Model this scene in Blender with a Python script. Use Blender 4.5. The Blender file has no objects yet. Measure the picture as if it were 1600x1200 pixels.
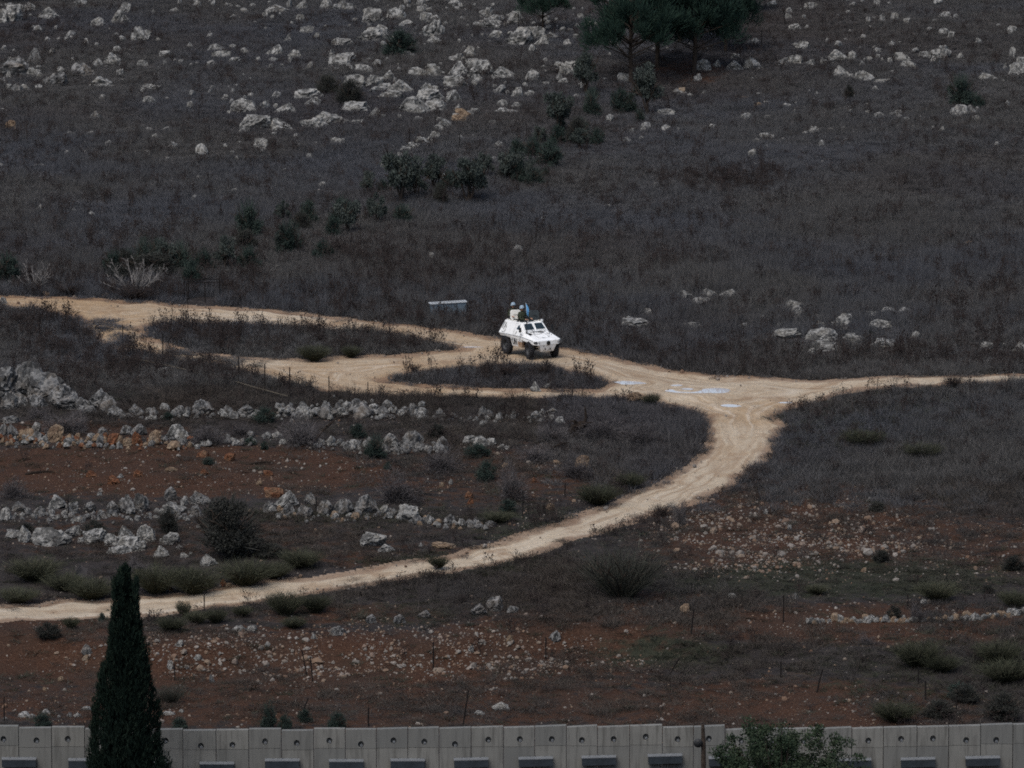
import bpy, bmesh, math, random
import numpy as np
from mathutils import Vector, Matrix, Euler, noise as mnoise

R = math.radians
scene = bpy.context.scene
col = scene.collection
random.seed(7)
rng = np.random.default_rng(7)

# ------------------------------------------------------------------ camera, sky, sun, exposure
CAMZ, PITCH, FOC = 46.0, R(9.09), 9080.0          # focal length in pixels of a 1600 px wide frame
cam_d = bpy.data.cameras.new('camera')
cam = bpy.data.objects.new('camera', cam_d)
col.objects.link(cam)
cam.location = (0, 0, CAMZ)
cam.rotation_euler = (R(90) - PITCH, 0, 0)
cam_d.sensor_width = 36.0
cam_d.lens = FOC / 1600.0 * 36.0
cam_d.clip_start = 1.0
cam_d.clip_end = 5000.0
scene.camera = cam

world = bpy.data.worlds.new('World')
scene.world = world
world.use_nodes = True
wn = world.node_tree
bg = wn.nodes['Background']
sky = wn.nodes.new('ShaderNodeTexSky')
sky.sky_type = 'NISHITA'
sky.sun_disc = False
SUN_EL, SUN_AZ = R(58), R(-28)                    # azimuth: swing from straight behind the camera
sky.sun_elevation = SUN_EL
sky.sun_rotation = math.pi - SUN_AZ
sky.dust_density = 3.0
sky.air_density = 1.0
wn.links.new(sky.outputs[0], bg.inputs[0])
bg.inputs[1].default_value = 0.09
sun_d = bpy.data.lights.new('sun', 'SUN')
sun_d.energy = 1.3
sun_d.angle = R(35)
sun_d.color = (1.0, 0.965, 0.92)
sun = bpy.data.objects.new('sun', sun_d)
col.objects.link(sun)
sun.rotation_euler = (R(90) - SUN_EL, 0, SUN_AZ)

scene.view_settings.view_transform = 'Standard'
scene.view_settings.look = 'None'
scene.view_settings.exposure = 0.75
scene.view_settings.gamma = 1.0
scene.view_settings.use_curve_mapping = False
scene.render.engine = 'CYCLES'
scene.cycles.max_bounces = 5
scene.cycles.diffuse_bounces = 2
scene.cycles.glossy_bounces = 2
scene.cycles.transparent_max_bounces = 4
scene.cycles.use_denoising = False
scene.cycles.filter_width = 1.8

# ------------------------------------------------------------------ small tools
def tag(o, label=None, cat=None, group=None, kind=None):
    if label: o['label'] = label
    if cat: o['category'] = cat
    if group: o['group'] = group
    if kind: o['kind'] = kind
    return o

def link(name, me, parent=None, loc=None):
    o = bpy.data.objects.new(name, me)
    col.objects.link(o)
    if parent is not None: o.parent = parent
    if loc is not None: o.location = loc
    return o

def empty(name, loc, rot=(0, 0, 0), scale=(1, 1, 1)):
    o = bpy.data.objects.new(name, None)
    col.objects.link(o)
    o.location = loc; o.rotation_euler = rot; o.scale = scale
    o.empty_display_size = 0.2
    return o

def h2(ix, iy, seed):
    n = (ix * 374761393 + iy * 668265263 + seed * 982451653) & 0xFFFFFFFF
    n = ((n ^ (n >> 13)) * 1274126177) & 0xFFFFFFFF
    return ((n ^ (n >> 16)) & 0xFFFF) / 65535.0

def vnoise(x, y, seed=0):
    x = np.asarray(x, float); y = np.asarray(y, float)
    ix = np.floor(x).astype(np.int64); iy = np.floor(y).astype(np.int64)
    fx = x - ix; fy = y - iy
    fx = fx * fx * (3 - 2 * fx); fy = fy * fy * (3 - 2 * fy)
    a = h2(ix, iy, seed); b = h2(ix + 1, iy, seed); c = h2(ix, iy + 1, seed); d = h2(ix + 1, iy + 1, seed)
    return (a + (b - a) * fx) * (1 - fy) + (c + (d - c) * fx) * fy

def fbm(x, y, seed=0, octs=3):
    s = 0; a = 0.5; t = 0
    for k in range(octs):
        s = s + a * vnoise(x * 2 ** k, y * 2 ** k, seed + k * 17); t += a; a *= 0.5
    return s / t

def smooth(a, b, x):
    t = np.clip((x - a) / (b - a), 0, 1)
    return t * t * (3 - 2 * t)

# ------------------------------------------------------------------ terrain shape (metres; camera looks along +Y)
_yk = np.array([-400, -60, -5, 15, 60, 150, 190, 212, 222, 300, 320, 425, 450, 520, 700, 1500.])
_zk = np.array([42, 42.5, 43.5, 42, 24, -8, -10.5, -11, -4.8, 0.0, 1.1, 6.5, 7.2, 7.4, 6, 4.])
_yd = np.linspace(-400, 1500, 3801)
_zd = np.interp(_yd, _yk, _zk)
_ker = np.ones(13) / 13
_zs = np.convolve(np.pad(_zd, 6, mode='edge'), _ker, 'valid')
VEH = None

def height(x, y):
    x = np.asarray(x, float); y = np.asarray(y, float)
    z = np.interp(y, _yd, _zs)
    near = smooth(219, 226, y)
    z = z + near * (0.9 * (fbm(x / 17 + 5, y / 22, 3, 2) - .5) + 0.35 * (fbm(x / 5, y / 7, 9, 2) - .5) + 0.10 * (fbm(x / 1.3, y / 1.3, 21, 2) - .5))
    # the cut bank above the wall, facing the camera
    yb = 240.2 + 1.2 * np.sin(x * 0.21 + 1) + 0.8 * np.sin(x * 0.5)
    t = smooth(-1.1, 1.1, y - yb)
    fade = smooth(14, 4, x)
    z = z + fade * 0.75 * (t - 0.5) * np.exp(-((y - yb) / 7.0) ** 2)
    # low mound on the traffic island and the raised lip of the field right of the fork
    z = z + 0.45 * np.exp(-((x - 2.0) / 3.2) ** 2 - ((y - 294.5) / 2.0) ** 2)
    z = z + 0.40 * smooth(14, 19, x) * np.exp(-((y - 289.0) / 3.0) ** 2)
    if VEH is not None:
        r = np.hypot(x - VEH[0], y - VEH[1])
        w = smooth(5.5, 2.2, r)
        z = z * (1 - w) + VEH[2] * w
    return z

CP, SP = math.cos(PITCH), math.sin(PITCH)

def project(x, y, z):
    zz = z - CAMZ
    d = y * CP - zz * SP
    return 800 + FOC * x / d, 600 - FOC * (y * SP + zz * CP) / d

def ray(u, v):
    a = (u - 800) / FOC; b = (600 - v) / FOC
    return np.array([a, CP + b * SP, -SP + b * CP])      # per unit depth

def at_y(u, v, Y):
    d = ray(u, v); k = Y / d[1]
    return Vector((d[0] * k, Y, CAMZ + d[2] * k))

_ys = np.arange(222, 470, 0.12)

def G(u, v):
    """the ground point that the photograph shows at (u, v)"""
    d = ray(u, v); k = _ys / d[1]
    zr = CAMZ + d[2] * k
    zg = height(d[0] * k, _ys)
    hit = np.nonzero(zr < zg)[0]
    i = hit[0] if len(hit) else len(_ys) - 1
    return Vector((d[0] * k[i], _ys[i], float(zg[i])))

def ppm(p):                                              # photo pixels per metre at a point
    return FOC / (p[1] * CP - (p[2] - CAMZ) * SP)

_v0 = G(829, 553)
VEH = (_v0.x, _v0.y, _v0.z - 0.02)

# ------------------------------------------------------------------ materials
def mat(name, rough=0.9, spec=0.2):
    m = bpy.data.materials.new(name)
    m.use_nodes = True
    nt = m.node_tree
    b = nt.nodes['Principled BSDF']
    b.inputs['Roughness'].default_value = rough
    b.inputs['Specular IOR Level'].default_value = spec
    return m, nt, b

def node(nt, kind, **kw):
    n = nt.nodes.new(kind)
    for k, v in kw.items(): setattr(n, k, v)
    return n

def noise_tex(nt, vec, scale, detail=3, rough=0.55):
    n = node(nt, 'ShaderNodeTexNoise')
    n.inputs['Scale'].default_value = scale
    n.inputs['Detail'].default_value = detail
    n.inputs['Roughness'].default_value = rough
    if vec is not None: nt.links.new(vec, n.inputs['Vector'])
    return n.outputs['Fac']

def ramp(nt, fac, stops, interp='LINEAR'):
    r = node(nt, 'ShaderNodeValToRGB')
    r.color_ramp.interpolation = interp
    el = r.color_ramp.elements
    while len(el) < len(stops): el.new(0.5)
    for e, (p, c) in zip(el, stops):
        e.position = p
        e.color = (c, c, c, 1) if isinstance(c, (int, float)) else (*c, 1)
    nt.links.new(fac, r.inputs['Fac'])
    return r.outputs['Color']

def mix(nt, fac, a, b, blend='MIX'):
    n = node(nt, 'ShaderNodeMix', data_type='RGBA', blend_type=blend)
    for s, v in ((n.inputs[0], fac), (n.inputs[6], a), (n.inputs[7], b)):
        if isinstance(v, bpy.types.NodeSocket): nt.links.new(v, s)
        elif isinstance(v, (int, float)): s.default_value = v if s == n.inputs[0] else (v, v, v, 1)
        else: s.default_value = (*v, 1)
    return n.outputs[2]

def math_n(nt, op, a, b=0.0):
    n = node(nt, 'ShaderNodeMath', operation=op)
    for s, v in ((n.inputs[0], a), (n.inputs[1], b)):
        if isinstance(v, bpy.types.NodeSocket): nt.links.new(v, s)
        else: s.default_value = v
    return n.outputs[0]

def attr(nt, name, kind='GEOMETRY'):
    a = node(nt, 'ShaderNodeAttribute', attribute_name=name, attribute_type=kind)
    return a.outputs['Fac']

def pos(nt): return node(nt, 'ShaderNodeNewGeometry').outputs['Position']
def objc(nt): return node(nt, 'ShaderNodeTexCoord').outputs['Object']
def rnd(nt): return node(nt, 'ShaderNodeObjectInfo').outputs['Random']

def bump(nt, b, hgt, strength, dist):
    n = node(nt, 'ShaderNodeBump')
    n.inputs['Strength'].default_value = strength
    n.inputs['Distance'].default_value = dist
    nt.links.new(hgt, n.inputs['Height'])
    nt.links.new(n.outputs[0], b.inputs['Normal'])

def plain(name, c, rough=0.6, spec=0.3, metal=0.0, var=0.25, scale=6.0):
    m, nt, b = mat(name, rough, spec)
    b.inputs['Metallic'].default_value = metal
    n = noise_tex(nt, objc(nt), scale, 4)
    lo = tuple(x * (1 - var) for x in c); hi = tuple(min(1, x * (1 + var)) for x in c)
    nt.links.new(ramp(nt, n, [(0.3, lo), (0.7, hi)]), b.inputs['Base Color'])
    return m

def veg(name, stops, patch=None, patch_scale=0.12, gain=1.0):
    """leaf and stalk colours: from piece to piece, from plant to plant, and in patches over the ground"""
    m, nt, b = mat(name, 1.0, 0.0)
    t = math_n(nt, 'ADD', math_n(nt, 'MULTIPLY', attr(nt, 'tint'), 0.6), math_n(nt, 'MULTIPLY', rnd(nt), 0.4))
    c = ramp(nt, t, stops)
    if patch:
        f = ramp(nt, noise_tex(nt, pos(nt), patch_scale, 3), [(0.42, 0.0), (0.62, 1.0)])
        c = mix(nt, math_n(nt, 'MULTIPLY', f, 0.75), c, patch)
        f2 = ramp(nt, noise_tex(nt, pos(nt), patch_scale * .55, 4), [(0.50, 0.0), (0.66, 1.0)])
        c = mix(nt, math_n(nt, 'MULTIPLY', f2, 0.55), c, tuple(x * y for x, y in zip(patch, (.80, .64, .54))))
    nt.links.new(c, b.inputs['Base Color'])
    return m

M = {}
M['dry'] = veg('dry_grass', [(0.0, (.054, .0525, .0515)), (0.5, (.074, .072, .0705)), (1.0, (.101, .098, .095))], (.066, .070, .081), 0.06)
M['drylow'] = veg('dry_low_growth', [(0.0, (.028, .0245, .022)), (0.5, (.050, .0435, .0385)), (1.0, (.092, .081, .070))], (.046, .045, .045), 0.13)
M['weed'] = veg('dry_weed', [(0.0, (.018, .0145, .014)), (0.6, (.042, .034, .032)), (1.0, (.075, .062, .055))])
M['short'] = veg('short_grass', [(0.0, (.020, .021, .017)), (0.5, (.036, .037, .030)), (1.0, (.065, .062, .049))], (.030, .036, .026), 0.25)
M['olive'] = veg('olive_leaf', [(0.0, (.030, .037, .034)), (0.5, (.050, .060, .054)), (1.0, (.084, .094, .084))])
M['green'] = veg('green_leaf', [(0.0, (.020, .029, .026)), (0.5, (.033, .046, .040)), (1.0, (.060, .076, .064))])  # lightened and greyed: distance haze is put into the leaf colour
M['pine'] = veg('pine_needle', [(0.0, (.012, .022, .019)), (0.5, (.020, .036, .029)), (1.0, (.032, .055, .039))])
M['cypress'] = veg('cypress_leaf', [(0.0, (.004, .008, .007)), (0.6, (.010, .017, .0135)), (1.0, (.026, .036, .024))])
M['broom'] = veg('broom_stem', [(0.0, (.024, .027, .019)), (0.5, (.045, .048, .033)), (1.0, (.082, .083, .056))])
M['grey'] = veg('grey_twig', [(0.0, (.040, .036, .037)), (0.5, (.070, .065, .066)), (1.0, (.12, .11, .108))])
M['darkleaf'] = veg('dark_leaf', [(0.0, (.018, .020, .018)), (0.5, (.034, .035, .032)), (1.0, (.062, .062, .054))])
M['olivegrey'] = veg('olive_grey_stem', [(0.0, (.022, .023, .020)), (0.5, (.038, .040, .034)), (1.0, (.070, .072, .058))])
M['treeleaf'] = veg('tree_leaf', [(0.0, (.010, .018, .013)), (0.5, (.022, .034, .022)), (1.0, (.050, .064, .038))])
M['bark'] = plain('bark', (.045, .036, .030), 1, 0, 0, .4, 9)
M['deadwood'] = plain('dead_wood', (.15, .142, .136), 1, 0, 0, .3, 9)
M['rootwood'] = plain('root_wood', (.024, .019, .016), 1, 0, 0, .4, 9)
M['rust'] = plain('rusty_iron', (.013, .011, .0105), .9, .1, 0, .4, 20)
M['pipe'] = plain('weathered_pipe', (.085, .074, .058), .9, .1, 0, .3, 5)

def ground_material():
    m, nt, b = mat('ground', 1.0, 0.05)
    p = pos(nt)
    big = noise_tex(nt, p, 0.35, 4); med = noise_tex(nt, p, 1.6, 4, .6); fine = noise_tex(nt, p, 9, 4, .7)
    litter = ramp(nt, med, [(0.3, (.020, .018, .0175)), (0.55, (.034, .030, .029)), (0.8, (.055, .049, .045))])
    soil = ramp(nt, fine, [(0.28, (.024, .0125, .0088)), (0.5, (.045, .0240, .0158)), (0.75, (.080, .047, .032))])
    soil = mix(nt, ramp(nt, big, [(0.4, 0.0), (0.7, 0.6)]), soil, (.030, .0235, .0195))
    moss = ramp(nt, fine, [(0.3, (.016, .018, .013)), (0.7, (.036, .037, .026))])
    red = attr(nt, 'red'); grn = attr(nt, 'green')
    jit = math_n(nt, 'MULTIPLY', math_n(nt, 'SUBTRACT', med, 0.5), 1.5)
    rf = ramp(nt, math_n(nt, 'ADD', red, jit), [(0.34, 0.0), (0.62, 1.0)])
    gf = ramp(nt, math_n(nt, 'ADD', grn, jit), [(0.34, 0.0), (0.66, 1.0)])
    c = mix(nt, rf, litter, soil)
    c = mix(nt, gf, c, moss)
    vor = node(nt, 'ShaderNodeTexVoronoi'); vor.inputs['Scale'].default_value = 9.0
    nt.links.new(p, vor.inputs['Vector'])
    spk = ramp(nt, vor.outputs['Distance'], [(0.14, 1.0), (0.2, 0.0)])
    sel = math_n(nt, 'MULTIPLY', spk, ramp(nt, noise_tex(nt, p, 2.2, 2), [(0.52, 0.0), (0.62, 0.9)]))
    c = mix(nt, math_n(nt, 'MULTIPLY', sel, rf), c, (.15, .12, .095))
    nt.links.new(c, b.inputs['Base Color'])
    bump(nt, b, math_n(nt, 'ADD', fine, math_n(nt, 'MULTIPLY', med, 2.0)), 0.8, 0.08)
    return m

def road_material():
    m, nt, b = mat('dirt_road', 1.0, 0.08)
    p = pos(nt)
    sd = attr(nt, 'edge'); org = attr(nt, 'orange')
    cmb = node(nt, 'ShaderNodeCombineXYZ')
    wob = noise_tex(nt, p, 0.22, 2)
    nt.links.new(math_n(nt, 'ADD', math_n(nt, 'MULTIPLY', sd, 2.6), math_n(nt, 'MULTIPLY', wob, 0.9)), cmb.inputs[0])
    sep = node(nt, 'ShaderNodeSeparateXYZ'); nt.links.new(p, sep.inputs[0])
    nt.links.new(math_n(nt, 'MULTIPLY', sep.outputs[0], 0.10), cmb.inputs[1])
    nt.links.new(math_n(nt, 'MULTIPLY', sep.outputs[1], 0.10), cmb.inputs[2])
    rut = noise_tex(nt, cmb.outputs[0], 1.0, 3, .6)
    fine = noise_tex(nt, p, 7, 5, .7); med = noise_tex(nt, p, 0.9, 4, .6)
    pale = ramp(nt, fine, [(0.25, (.28, .226, .163)), (0.55, (.355, .297, .222)), (0.8, (.46, .405, .32))])
    oran = ramp(nt, fine, [(0.25, (.205, .140, .080)), (0.55, (.28, .198, .120)), (0.8, (.37, .275, .18))])
    c = mix(nt, math_n(nt, 'ADD', org, math_n(nt, 'MULTIPLY', math_n(nt, 'SUBTRACT', med, .5), 1.6)), pale, oran)
    c = mix(nt, ramp(nt, rut, [(0.33, 0.7), (0.50, 0.0)]), c, (.20, .135, .085))
    c = mix(nt, ramp(nt, rut, [(0.56, 0.0), (0.74, 0.45)]), c, (.48, .43, .36))
    c = mix(nt, ramp(nt, noise_tex(nt, p, 0.55, 4, .65), [(0.54, 0.0), (0.68, 0.7)]), c, (.200, .135, .086))
    edge = ramp(nt, math_n(nt, 'ADD', sd, math_n(nt, 'MULTIPLY', med, -0.9)), [(0.0, 1.0), (0.35, 0.0)])
    c = mix(nt, math_n(nt, 'MULTIPLY', edge, 0.65), c, (.135, .082, .055))
    nt.links.new(c, b.inputs['Base Color'])
    bump(nt, b, math_n(nt, 'ADD', math_n(nt, 'MULTIPLY', rut, 3.0), fine), 0.7, 0.05)
    return m

def rock_material(name, base, stain, warm):
    m, nt, b = mat(name, 0.95, 0.1)
    oc = objc(nt); r = rnd(nt)
    mp = node(nt, 'ShaderNodeVectorMath', operation='ADD')
    cm = node(nt, 'ShaderNodeCombineXYZ')
    nt.links.new(math_n(nt, 'MULTIPLY', r, 37.0), cm.inputs[0]); nt.links.new(math_n(nt, 'MULTIPLY', r, 11.0), cm.inputs[2])
    nt.links.new(oc, mp.inputs[0]); nt.links.new(cm.outputs[0], mp.inputs[1])
    v = mp.outputs[0]
    mz = node(nt, 'ShaderNodeMapping'); mz.inputs['Scale'].default_value = (1, 1, .45); nt.links.new(v, mz.inputs['Vector'])
    f = noise_tex(nt, mz.outputs[0], 4.2, 6, .74); g = noise_tex(nt, v, 1.4, 3)
    c = ramp(nt, f, [(0.34, tuple(x * .62 for x in base)), (0.52, base), (0.72, tuple(min(.75, x * 1.28) for x in base))])
    c = mix(nt, ramp(nt, f, [(0.46, 0.95), (0.545, 0.0)]), c, stain)
    c = mix(nt, math_n(nt, 'MULTIPLY', ramp(nt, g, [(0.5, 0.0), (0.68, 1.0)]), 0.5), c, warm)
    c = mix(nt, math_n(nt, 'MULTIPLY', r, 0.35), c, tuple(x * .45 for x in base))
    nt.links.new(c, b.inputs['Base Color'])
    bump(nt, b, f, 0.9, 0.06)
    return m

M['ground'] = ground_material()
M['road'] = road_material()
M['rock'] = rock_material('pale_limestone', (.25, .247, .235), (.048, .048, .047), (.18, .168, .142))
M['greyrock'] = rock_material('grey_limestone', (.165, .164, .160), (.030, .030, .030), (.165, .138, .110))
M['tanrock'] = rock_material('tan_stone', (.21, .155, .105), (.09, .06, .042), (.23, .20, .16))
M['orangerock'] = rock_material('orange_stone', (.155, .068, .036), (.06, .028, .018), (.23, .165, .11))

def stone_material():
    m, nt, b = mat('loose_stone', 1.0, 0.05)
    c = ramp(nt, rnd(nt), [(0.0, (.20, .19, .175)), (0.35, (.13, .12, .108)), (0.55, (.17, .128, .093)), (0.8, (.115, .066, .042)), (1.0, (.24, .225, .205))])
    f = noise_tex(nt, pos(nt), 12, 3)
    c = mix(nt, ramp(nt, f, [(0.35, 0.6), (0.6, 0.0)]), c, (.13, .10, .08))
    nt.links.new(c, b.inputs['Base Color'])
    return m
M['stone'] = stone_material()

def concrete_material():
    m, nt, b = mat('concrete', 0.9, 0.15)
    p = pos(nt)
    f = noise_tex(nt, p, 0.9, 5, .6); g = noise_tex(nt, p, 14, 4, .7)
    mp = node(nt, 'ShaderNodeMapping'); mp.inputs['Scale'].default_value = (5, 5, 0.5)
    nt.links.new(p, mp.inputs['Vector'])
    st = noise_tex(nt, mp.outputs[0], 1.0, 4, .65)
    c = ramp(nt, math_n(nt, 'ADD', math_n(nt, 'MULTIPLY', f, .6), math_n(nt, 'MULTIPLY', g, .4)), [(0.3, (.138, .137, .126)), (0.7, (.192, .190, .174))])
    c = mix(nt, ramp(nt, st, [(0.36, 0.75), (0.52, 0.0)]), c, (.075, .073, .066))
    c = mix(nt, math_n(nt, 'MULTIPLY', rnd(nt), 0.75), c, (.105, .108, .104))
    nt.links.new(c, b.inputs['Base Color'])
    bump(nt, b, g, 0.3, 0.01)
    return m
M['concrete'] = concrete_material()
M['galv'] = plain('galvanised_steel', (.030, .038, .046), .5, .4, 0.3, .3, 4)
M['bluesheet'] = plain('blue_grey_sheet', (.10, .135, .165), .6, .3, 0, .25, 3)
M['rimgrey'] = plain('pale_grey_rim', (.40, .42, .43), .6, .3, 0, .15, 8)
M['galvlip'] = plain('galvanised_lip', (.14, .15, .16), .5, .4, 0.2, .15, 8)
M['blackrubber'] = plain('black_rubber', (.012, .012, .013), .85, .2)

def white_paint():
    m, nt, b = mat('white_paint', 0.5, 0.35)
    oc = objc(nt)
    f = noise_tex(nt, oc, 2.5, 5, .65)
    c = ramp(nt, f, [(0.30, (.60, .60, .585)), (0.55, (.72, .73, .72))])
    # mud thrown up behind the front wheel, low on the hull
    sep = node(nt, 'ShaderNodeSeparateXYZ'); nt.links.new(oc, sep.inputs[0])
    lowz = ramp(nt, math_n(nt, 'ADD', sep.outputs[2], math_n(nt, 'MULTIPLY', f, 0.35)), [(0.96, 1.0), (1.14, 0.0)])
    fx = ramp(nt, math_n(nt, 'ADD', sep.outputs[0], math_n(nt, 'MULTIPLY', f, 0.35)), [(0.20, 0.0), (0.34, 1.0)])
    fx2 = ramp(nt, sep.outputs[0], [(0.86, 1.0), (0.95, 0.0)])
    mud = math_n(nt, 'MULTIPLY', math_n(nt, 'MULTIPLY', lowz, fx), fx2)
    c = mix(nt, math_n(nt, 'MULTIPLY', mud, 0.92), c, (.27, .15, .07))
    dust = ramp(nt, math_n(nt, 'ADD', sep.outputs[2], math_n(nt, 'MULTIPLY', f, 0.5)), [(0.66, 0.45), (0.98, 0.0)])
    c = mix(nt, dust, c, (.42, .34, .25))
    nt.links.new(c, b.inputs['Base Color'])
    return m
M['white'] = white_paint()
M['hatchwhite'] = plain('hatch_white', (.70, .69, .64), .55, .3, 0, .08)
M['black'] = plain('black_paint', (.015, .016, .017), .6, .3)
M['glass'] = plain('armoured_glass', (.015, .025, .03), .08, .5, 0, .1)
M['tyre'] = plain('tyre_rubber', (.020, .020, .022), .9, .15, 0, .4, 7)
M['rim'] = plain('wheel_rim', (.045, .047, .05), .6, .3)
M['chassis'] = plain('dark_chassis', (.02, .018, .016), .9, .1)
M['lid_dark'] = plain('dark_lid_lining', (.034, .042, .045), .7, .3)
M['lamp'] = plain('lamp_glass', (.25, .26, .27), .15, .5)
M['camo'] = plain('camouflage_cloth', (.035, .040, .028), 1, 0, 0, .6, 14)
M['skin'] = plain('skin', (.32, .18, .12), .6, .3, 0, .1)
M['helmet'] = plain('pale_blue_helmet', (.22, .29, .35), .5, .4, 0, .06)
M['flag'] = plain('light_blue_cloth', (.16, .42, .70), .9, .1, 0, .15, 4)
M['flagwhite'] = plain('white_cloth', (.72, .76, .80), .9, .1, 0, .05)

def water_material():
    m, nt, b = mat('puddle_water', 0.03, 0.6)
    b.inputs['Base Color'].default_value = (.45, .44, .445, 1)  # milky water, paled further so its colour stands in for reflected sky
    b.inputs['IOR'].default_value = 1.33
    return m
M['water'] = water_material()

# ------------------------------------------------------------------ road outline, as the photograph shows it
ROAD_PX = [(-120, 458), (0, 460), (90, 463), (200, 470), (330, 478), (470, 488), (600, 503), (700, 514), (780, 527), (850, 539), (905, 545),
           (960, 557), (1040, 575), (1140, 585), (1240, 590), (1340, 591), (1450, 588), (1600, 584), (1740, 580),
           (1740, 598), (1600, 599), (1480, 604), (1380, 610), (1300, 620), (1238, 637), (1222, 650), (1230, 672), (1217, 697), (1190, 727), (1150, 757),
           (1095, 785), (1030, 805), (960, 830), (860, 861), (760, 886), (640, 907), (500, 930), (380, 946), (250, 962), (0, 973), (-120, 978),
           (-120, 950), (0, 944), (100, 938), (200, 933), (300, 922), (400, 908), (520, 896), (640, 878), (740, 853), (830, 829), (920, 797),
           (990, 770), (1050, 740), (1092, 705), (1100, 675), (1090, 650), (1060, 640), (1000, 627), (940, 621), (850, 623), (700, 622), (590, 620), (500, 611),
           (430, 596), (370, 579), (300, 565), (240, 553), (145, 538), (128, 512), (105, 494), (60, 484), (0, 477), (-120, 474)]
ISLE_A = [(225, 510), (330, 506), (480, 511), (600, 524), (690, 538), (714, 546), (640, 552), (480, 561), (380, 556), (290, 546), (245, 527)]
ISLE_B = [(605, 594), (650, 583), (760, 571), (850, 574), (905, 584), (955, 602), (930, 607), (800, 608), (650, 599)]
def ground_poly(px, step=18):
    out = []
    for (a, b) in zip(px, px[1:] + px[:1]):
        n = max(1, int(math.hypot(b[0] - a[0], b[1] - a[1]) / 60))
        for k in range(n):
            p = G(a[0] + (b[0] - a[0]) * k / n, a[1] + (b[1] - a[1]) * k / n)
            out.append((p.x, p.y))
    return np.array(out)
POLYS = [ground_poly(ROAD_PX), ground_poly(ISLE_A), ground_poly(ISLE_B)]

def sd_poly(X, Y, P):
    d2 = np.full(X.shape, 1e9); inside = np.zeros(X.shape, bool)
    for (ax, ay), (bx, by) in zip(P, np.roll(P, -1, 0)):
        ex, ey = bx - ax, by - ay
        wx, wy = X - ax, Y - ay
        t = np.clip((wx * ex + wy * ey) / (ex * ex + ey * ey + 1e-12), 0, 1)
        d2 = np.minimum(d2, (wx - ex * t) ** 2 + (wy - ey * t) ** 2)
        c = ((ay > Y) != (by > Y)) & (X < ex * (Y - ay) / (ey if abs(ey) > 1e-9 else 1e-9) + ax)
        inside ^= c
    return np.where(inside, 1, -1) * np.sqrt(d2)

def road_sd(X, Y):
    """metres inside the road (negative outside)"""
    X = np.asarray(X, float).ravel(); Y = np.asarray(Y, float).ravel()
    out = np.full(X.shape, -50.0)
    w = np.nonzero((Y > 238) & (Y < 330))[0]
    for i in range(0, len(w), 60000):
        k = w[i:i + 60000]
        s = sd_poly(X[k], Y[k], POLYS[0])
        s = np.minimum(s, -sd_poly(X[k], Y[k], POLYS[1]))
        s = np.minimum(s, -sd_poly(X[k], Y[k], POLYS[2]))
        out[k] = s + 1.0 * (fbm(X[k] / 1.5, Y[k] / 1.8, 55, 4) - .5)
    return out

# ------------------------------------------------------------------ where red earth shows, where green and dry grass grow (by place on the slope)
def ell(u, v, cx, cy, rx, ry, soft=0.35):
    r = np.sqrt(((u - cx) / rx) ** 2 + ((v - cy) / ry) ** 2)
    return smooth(1 + soft, 1 - soft, r)
RED = [(260, 735, 420, 42, .95), (120, 672, 190, 16, .7), (760, 740, 240, 60, .55), (300, 835, 420, 45, .42), (620, 870, 160, 25, .5), (420, 1035, 640, 55, .85), (880, 1010, 240, 55, .85),
       (520, 1100, 800, 45, .66), (60, 1010, 200, 70, .8), (1060, 960, 120, 40, .8), (1270, 840, 280, 90, .72), (1390, 975, 330, 34, .85), (1240, 1105, 330, 50, .74), (1010, 1110, 260, 40, .6),
       (1480, 860, 240, 70, .58), (1080, 115, 70, 22, .7), (1180, 70, 50, 30, .5), (560, 960, 180, 18, .6), (850, 1075, 300, 30, .5)]
GREEN = [(1330, 905, 300, 32, .7), (1050, 1020, 130, 30, .62), (700, 880, 140, 20, .6), (840, 820, 120, 40, .5), (560, 805, 200, 18, .4), (450, 575, 120, 14, .35), (140, 960, 200, 14, .4), (1450, 1050, 220, 60, .4), (1350, 660, 200, 50, .3), (640, 960, 120, 25, .35)]
GRASS = [  # u, v, ru, rv, amount, height of the grass in metres
    (260, 590, 330, 75, .80, .27), (850, 690, 320, 62, .55, .36), (760, 630, 330, 16, .95, .45), (980, 690, 150, 60, .95, .50), (1430, 690, 330, 100, 1.0, .52), (1480, 790, 220, 50, .5, .36), (1150, 830, 180, 60, .3, .3),
    (820, 915, 240, 42, .9, .34), (980, 940, 220, 40, .75, .38), (640, 950, 200, 24, .5, .26), (480, 570, 230, 20, .3, .2), (1100, 1035, 300, 50, .42, .28), (1480, 1040, 240, 90, .5, .30), (1330, 900, 330, 35, .5, .16),
    (400, 850, 420, 34, .42, .22), (600, 810, 260, 20, .45, .2), (300, 945, 260, 18, .45, .3), (120, 980, 220, 25, .35, .24), (700, 1090, 700, 40, .45, .2), (200, 665, 300, 14, .3, .25), (1130, 1100, 380, 40, .28, .2), (150, 1090, 260, 40, .22, .22)]

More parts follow.
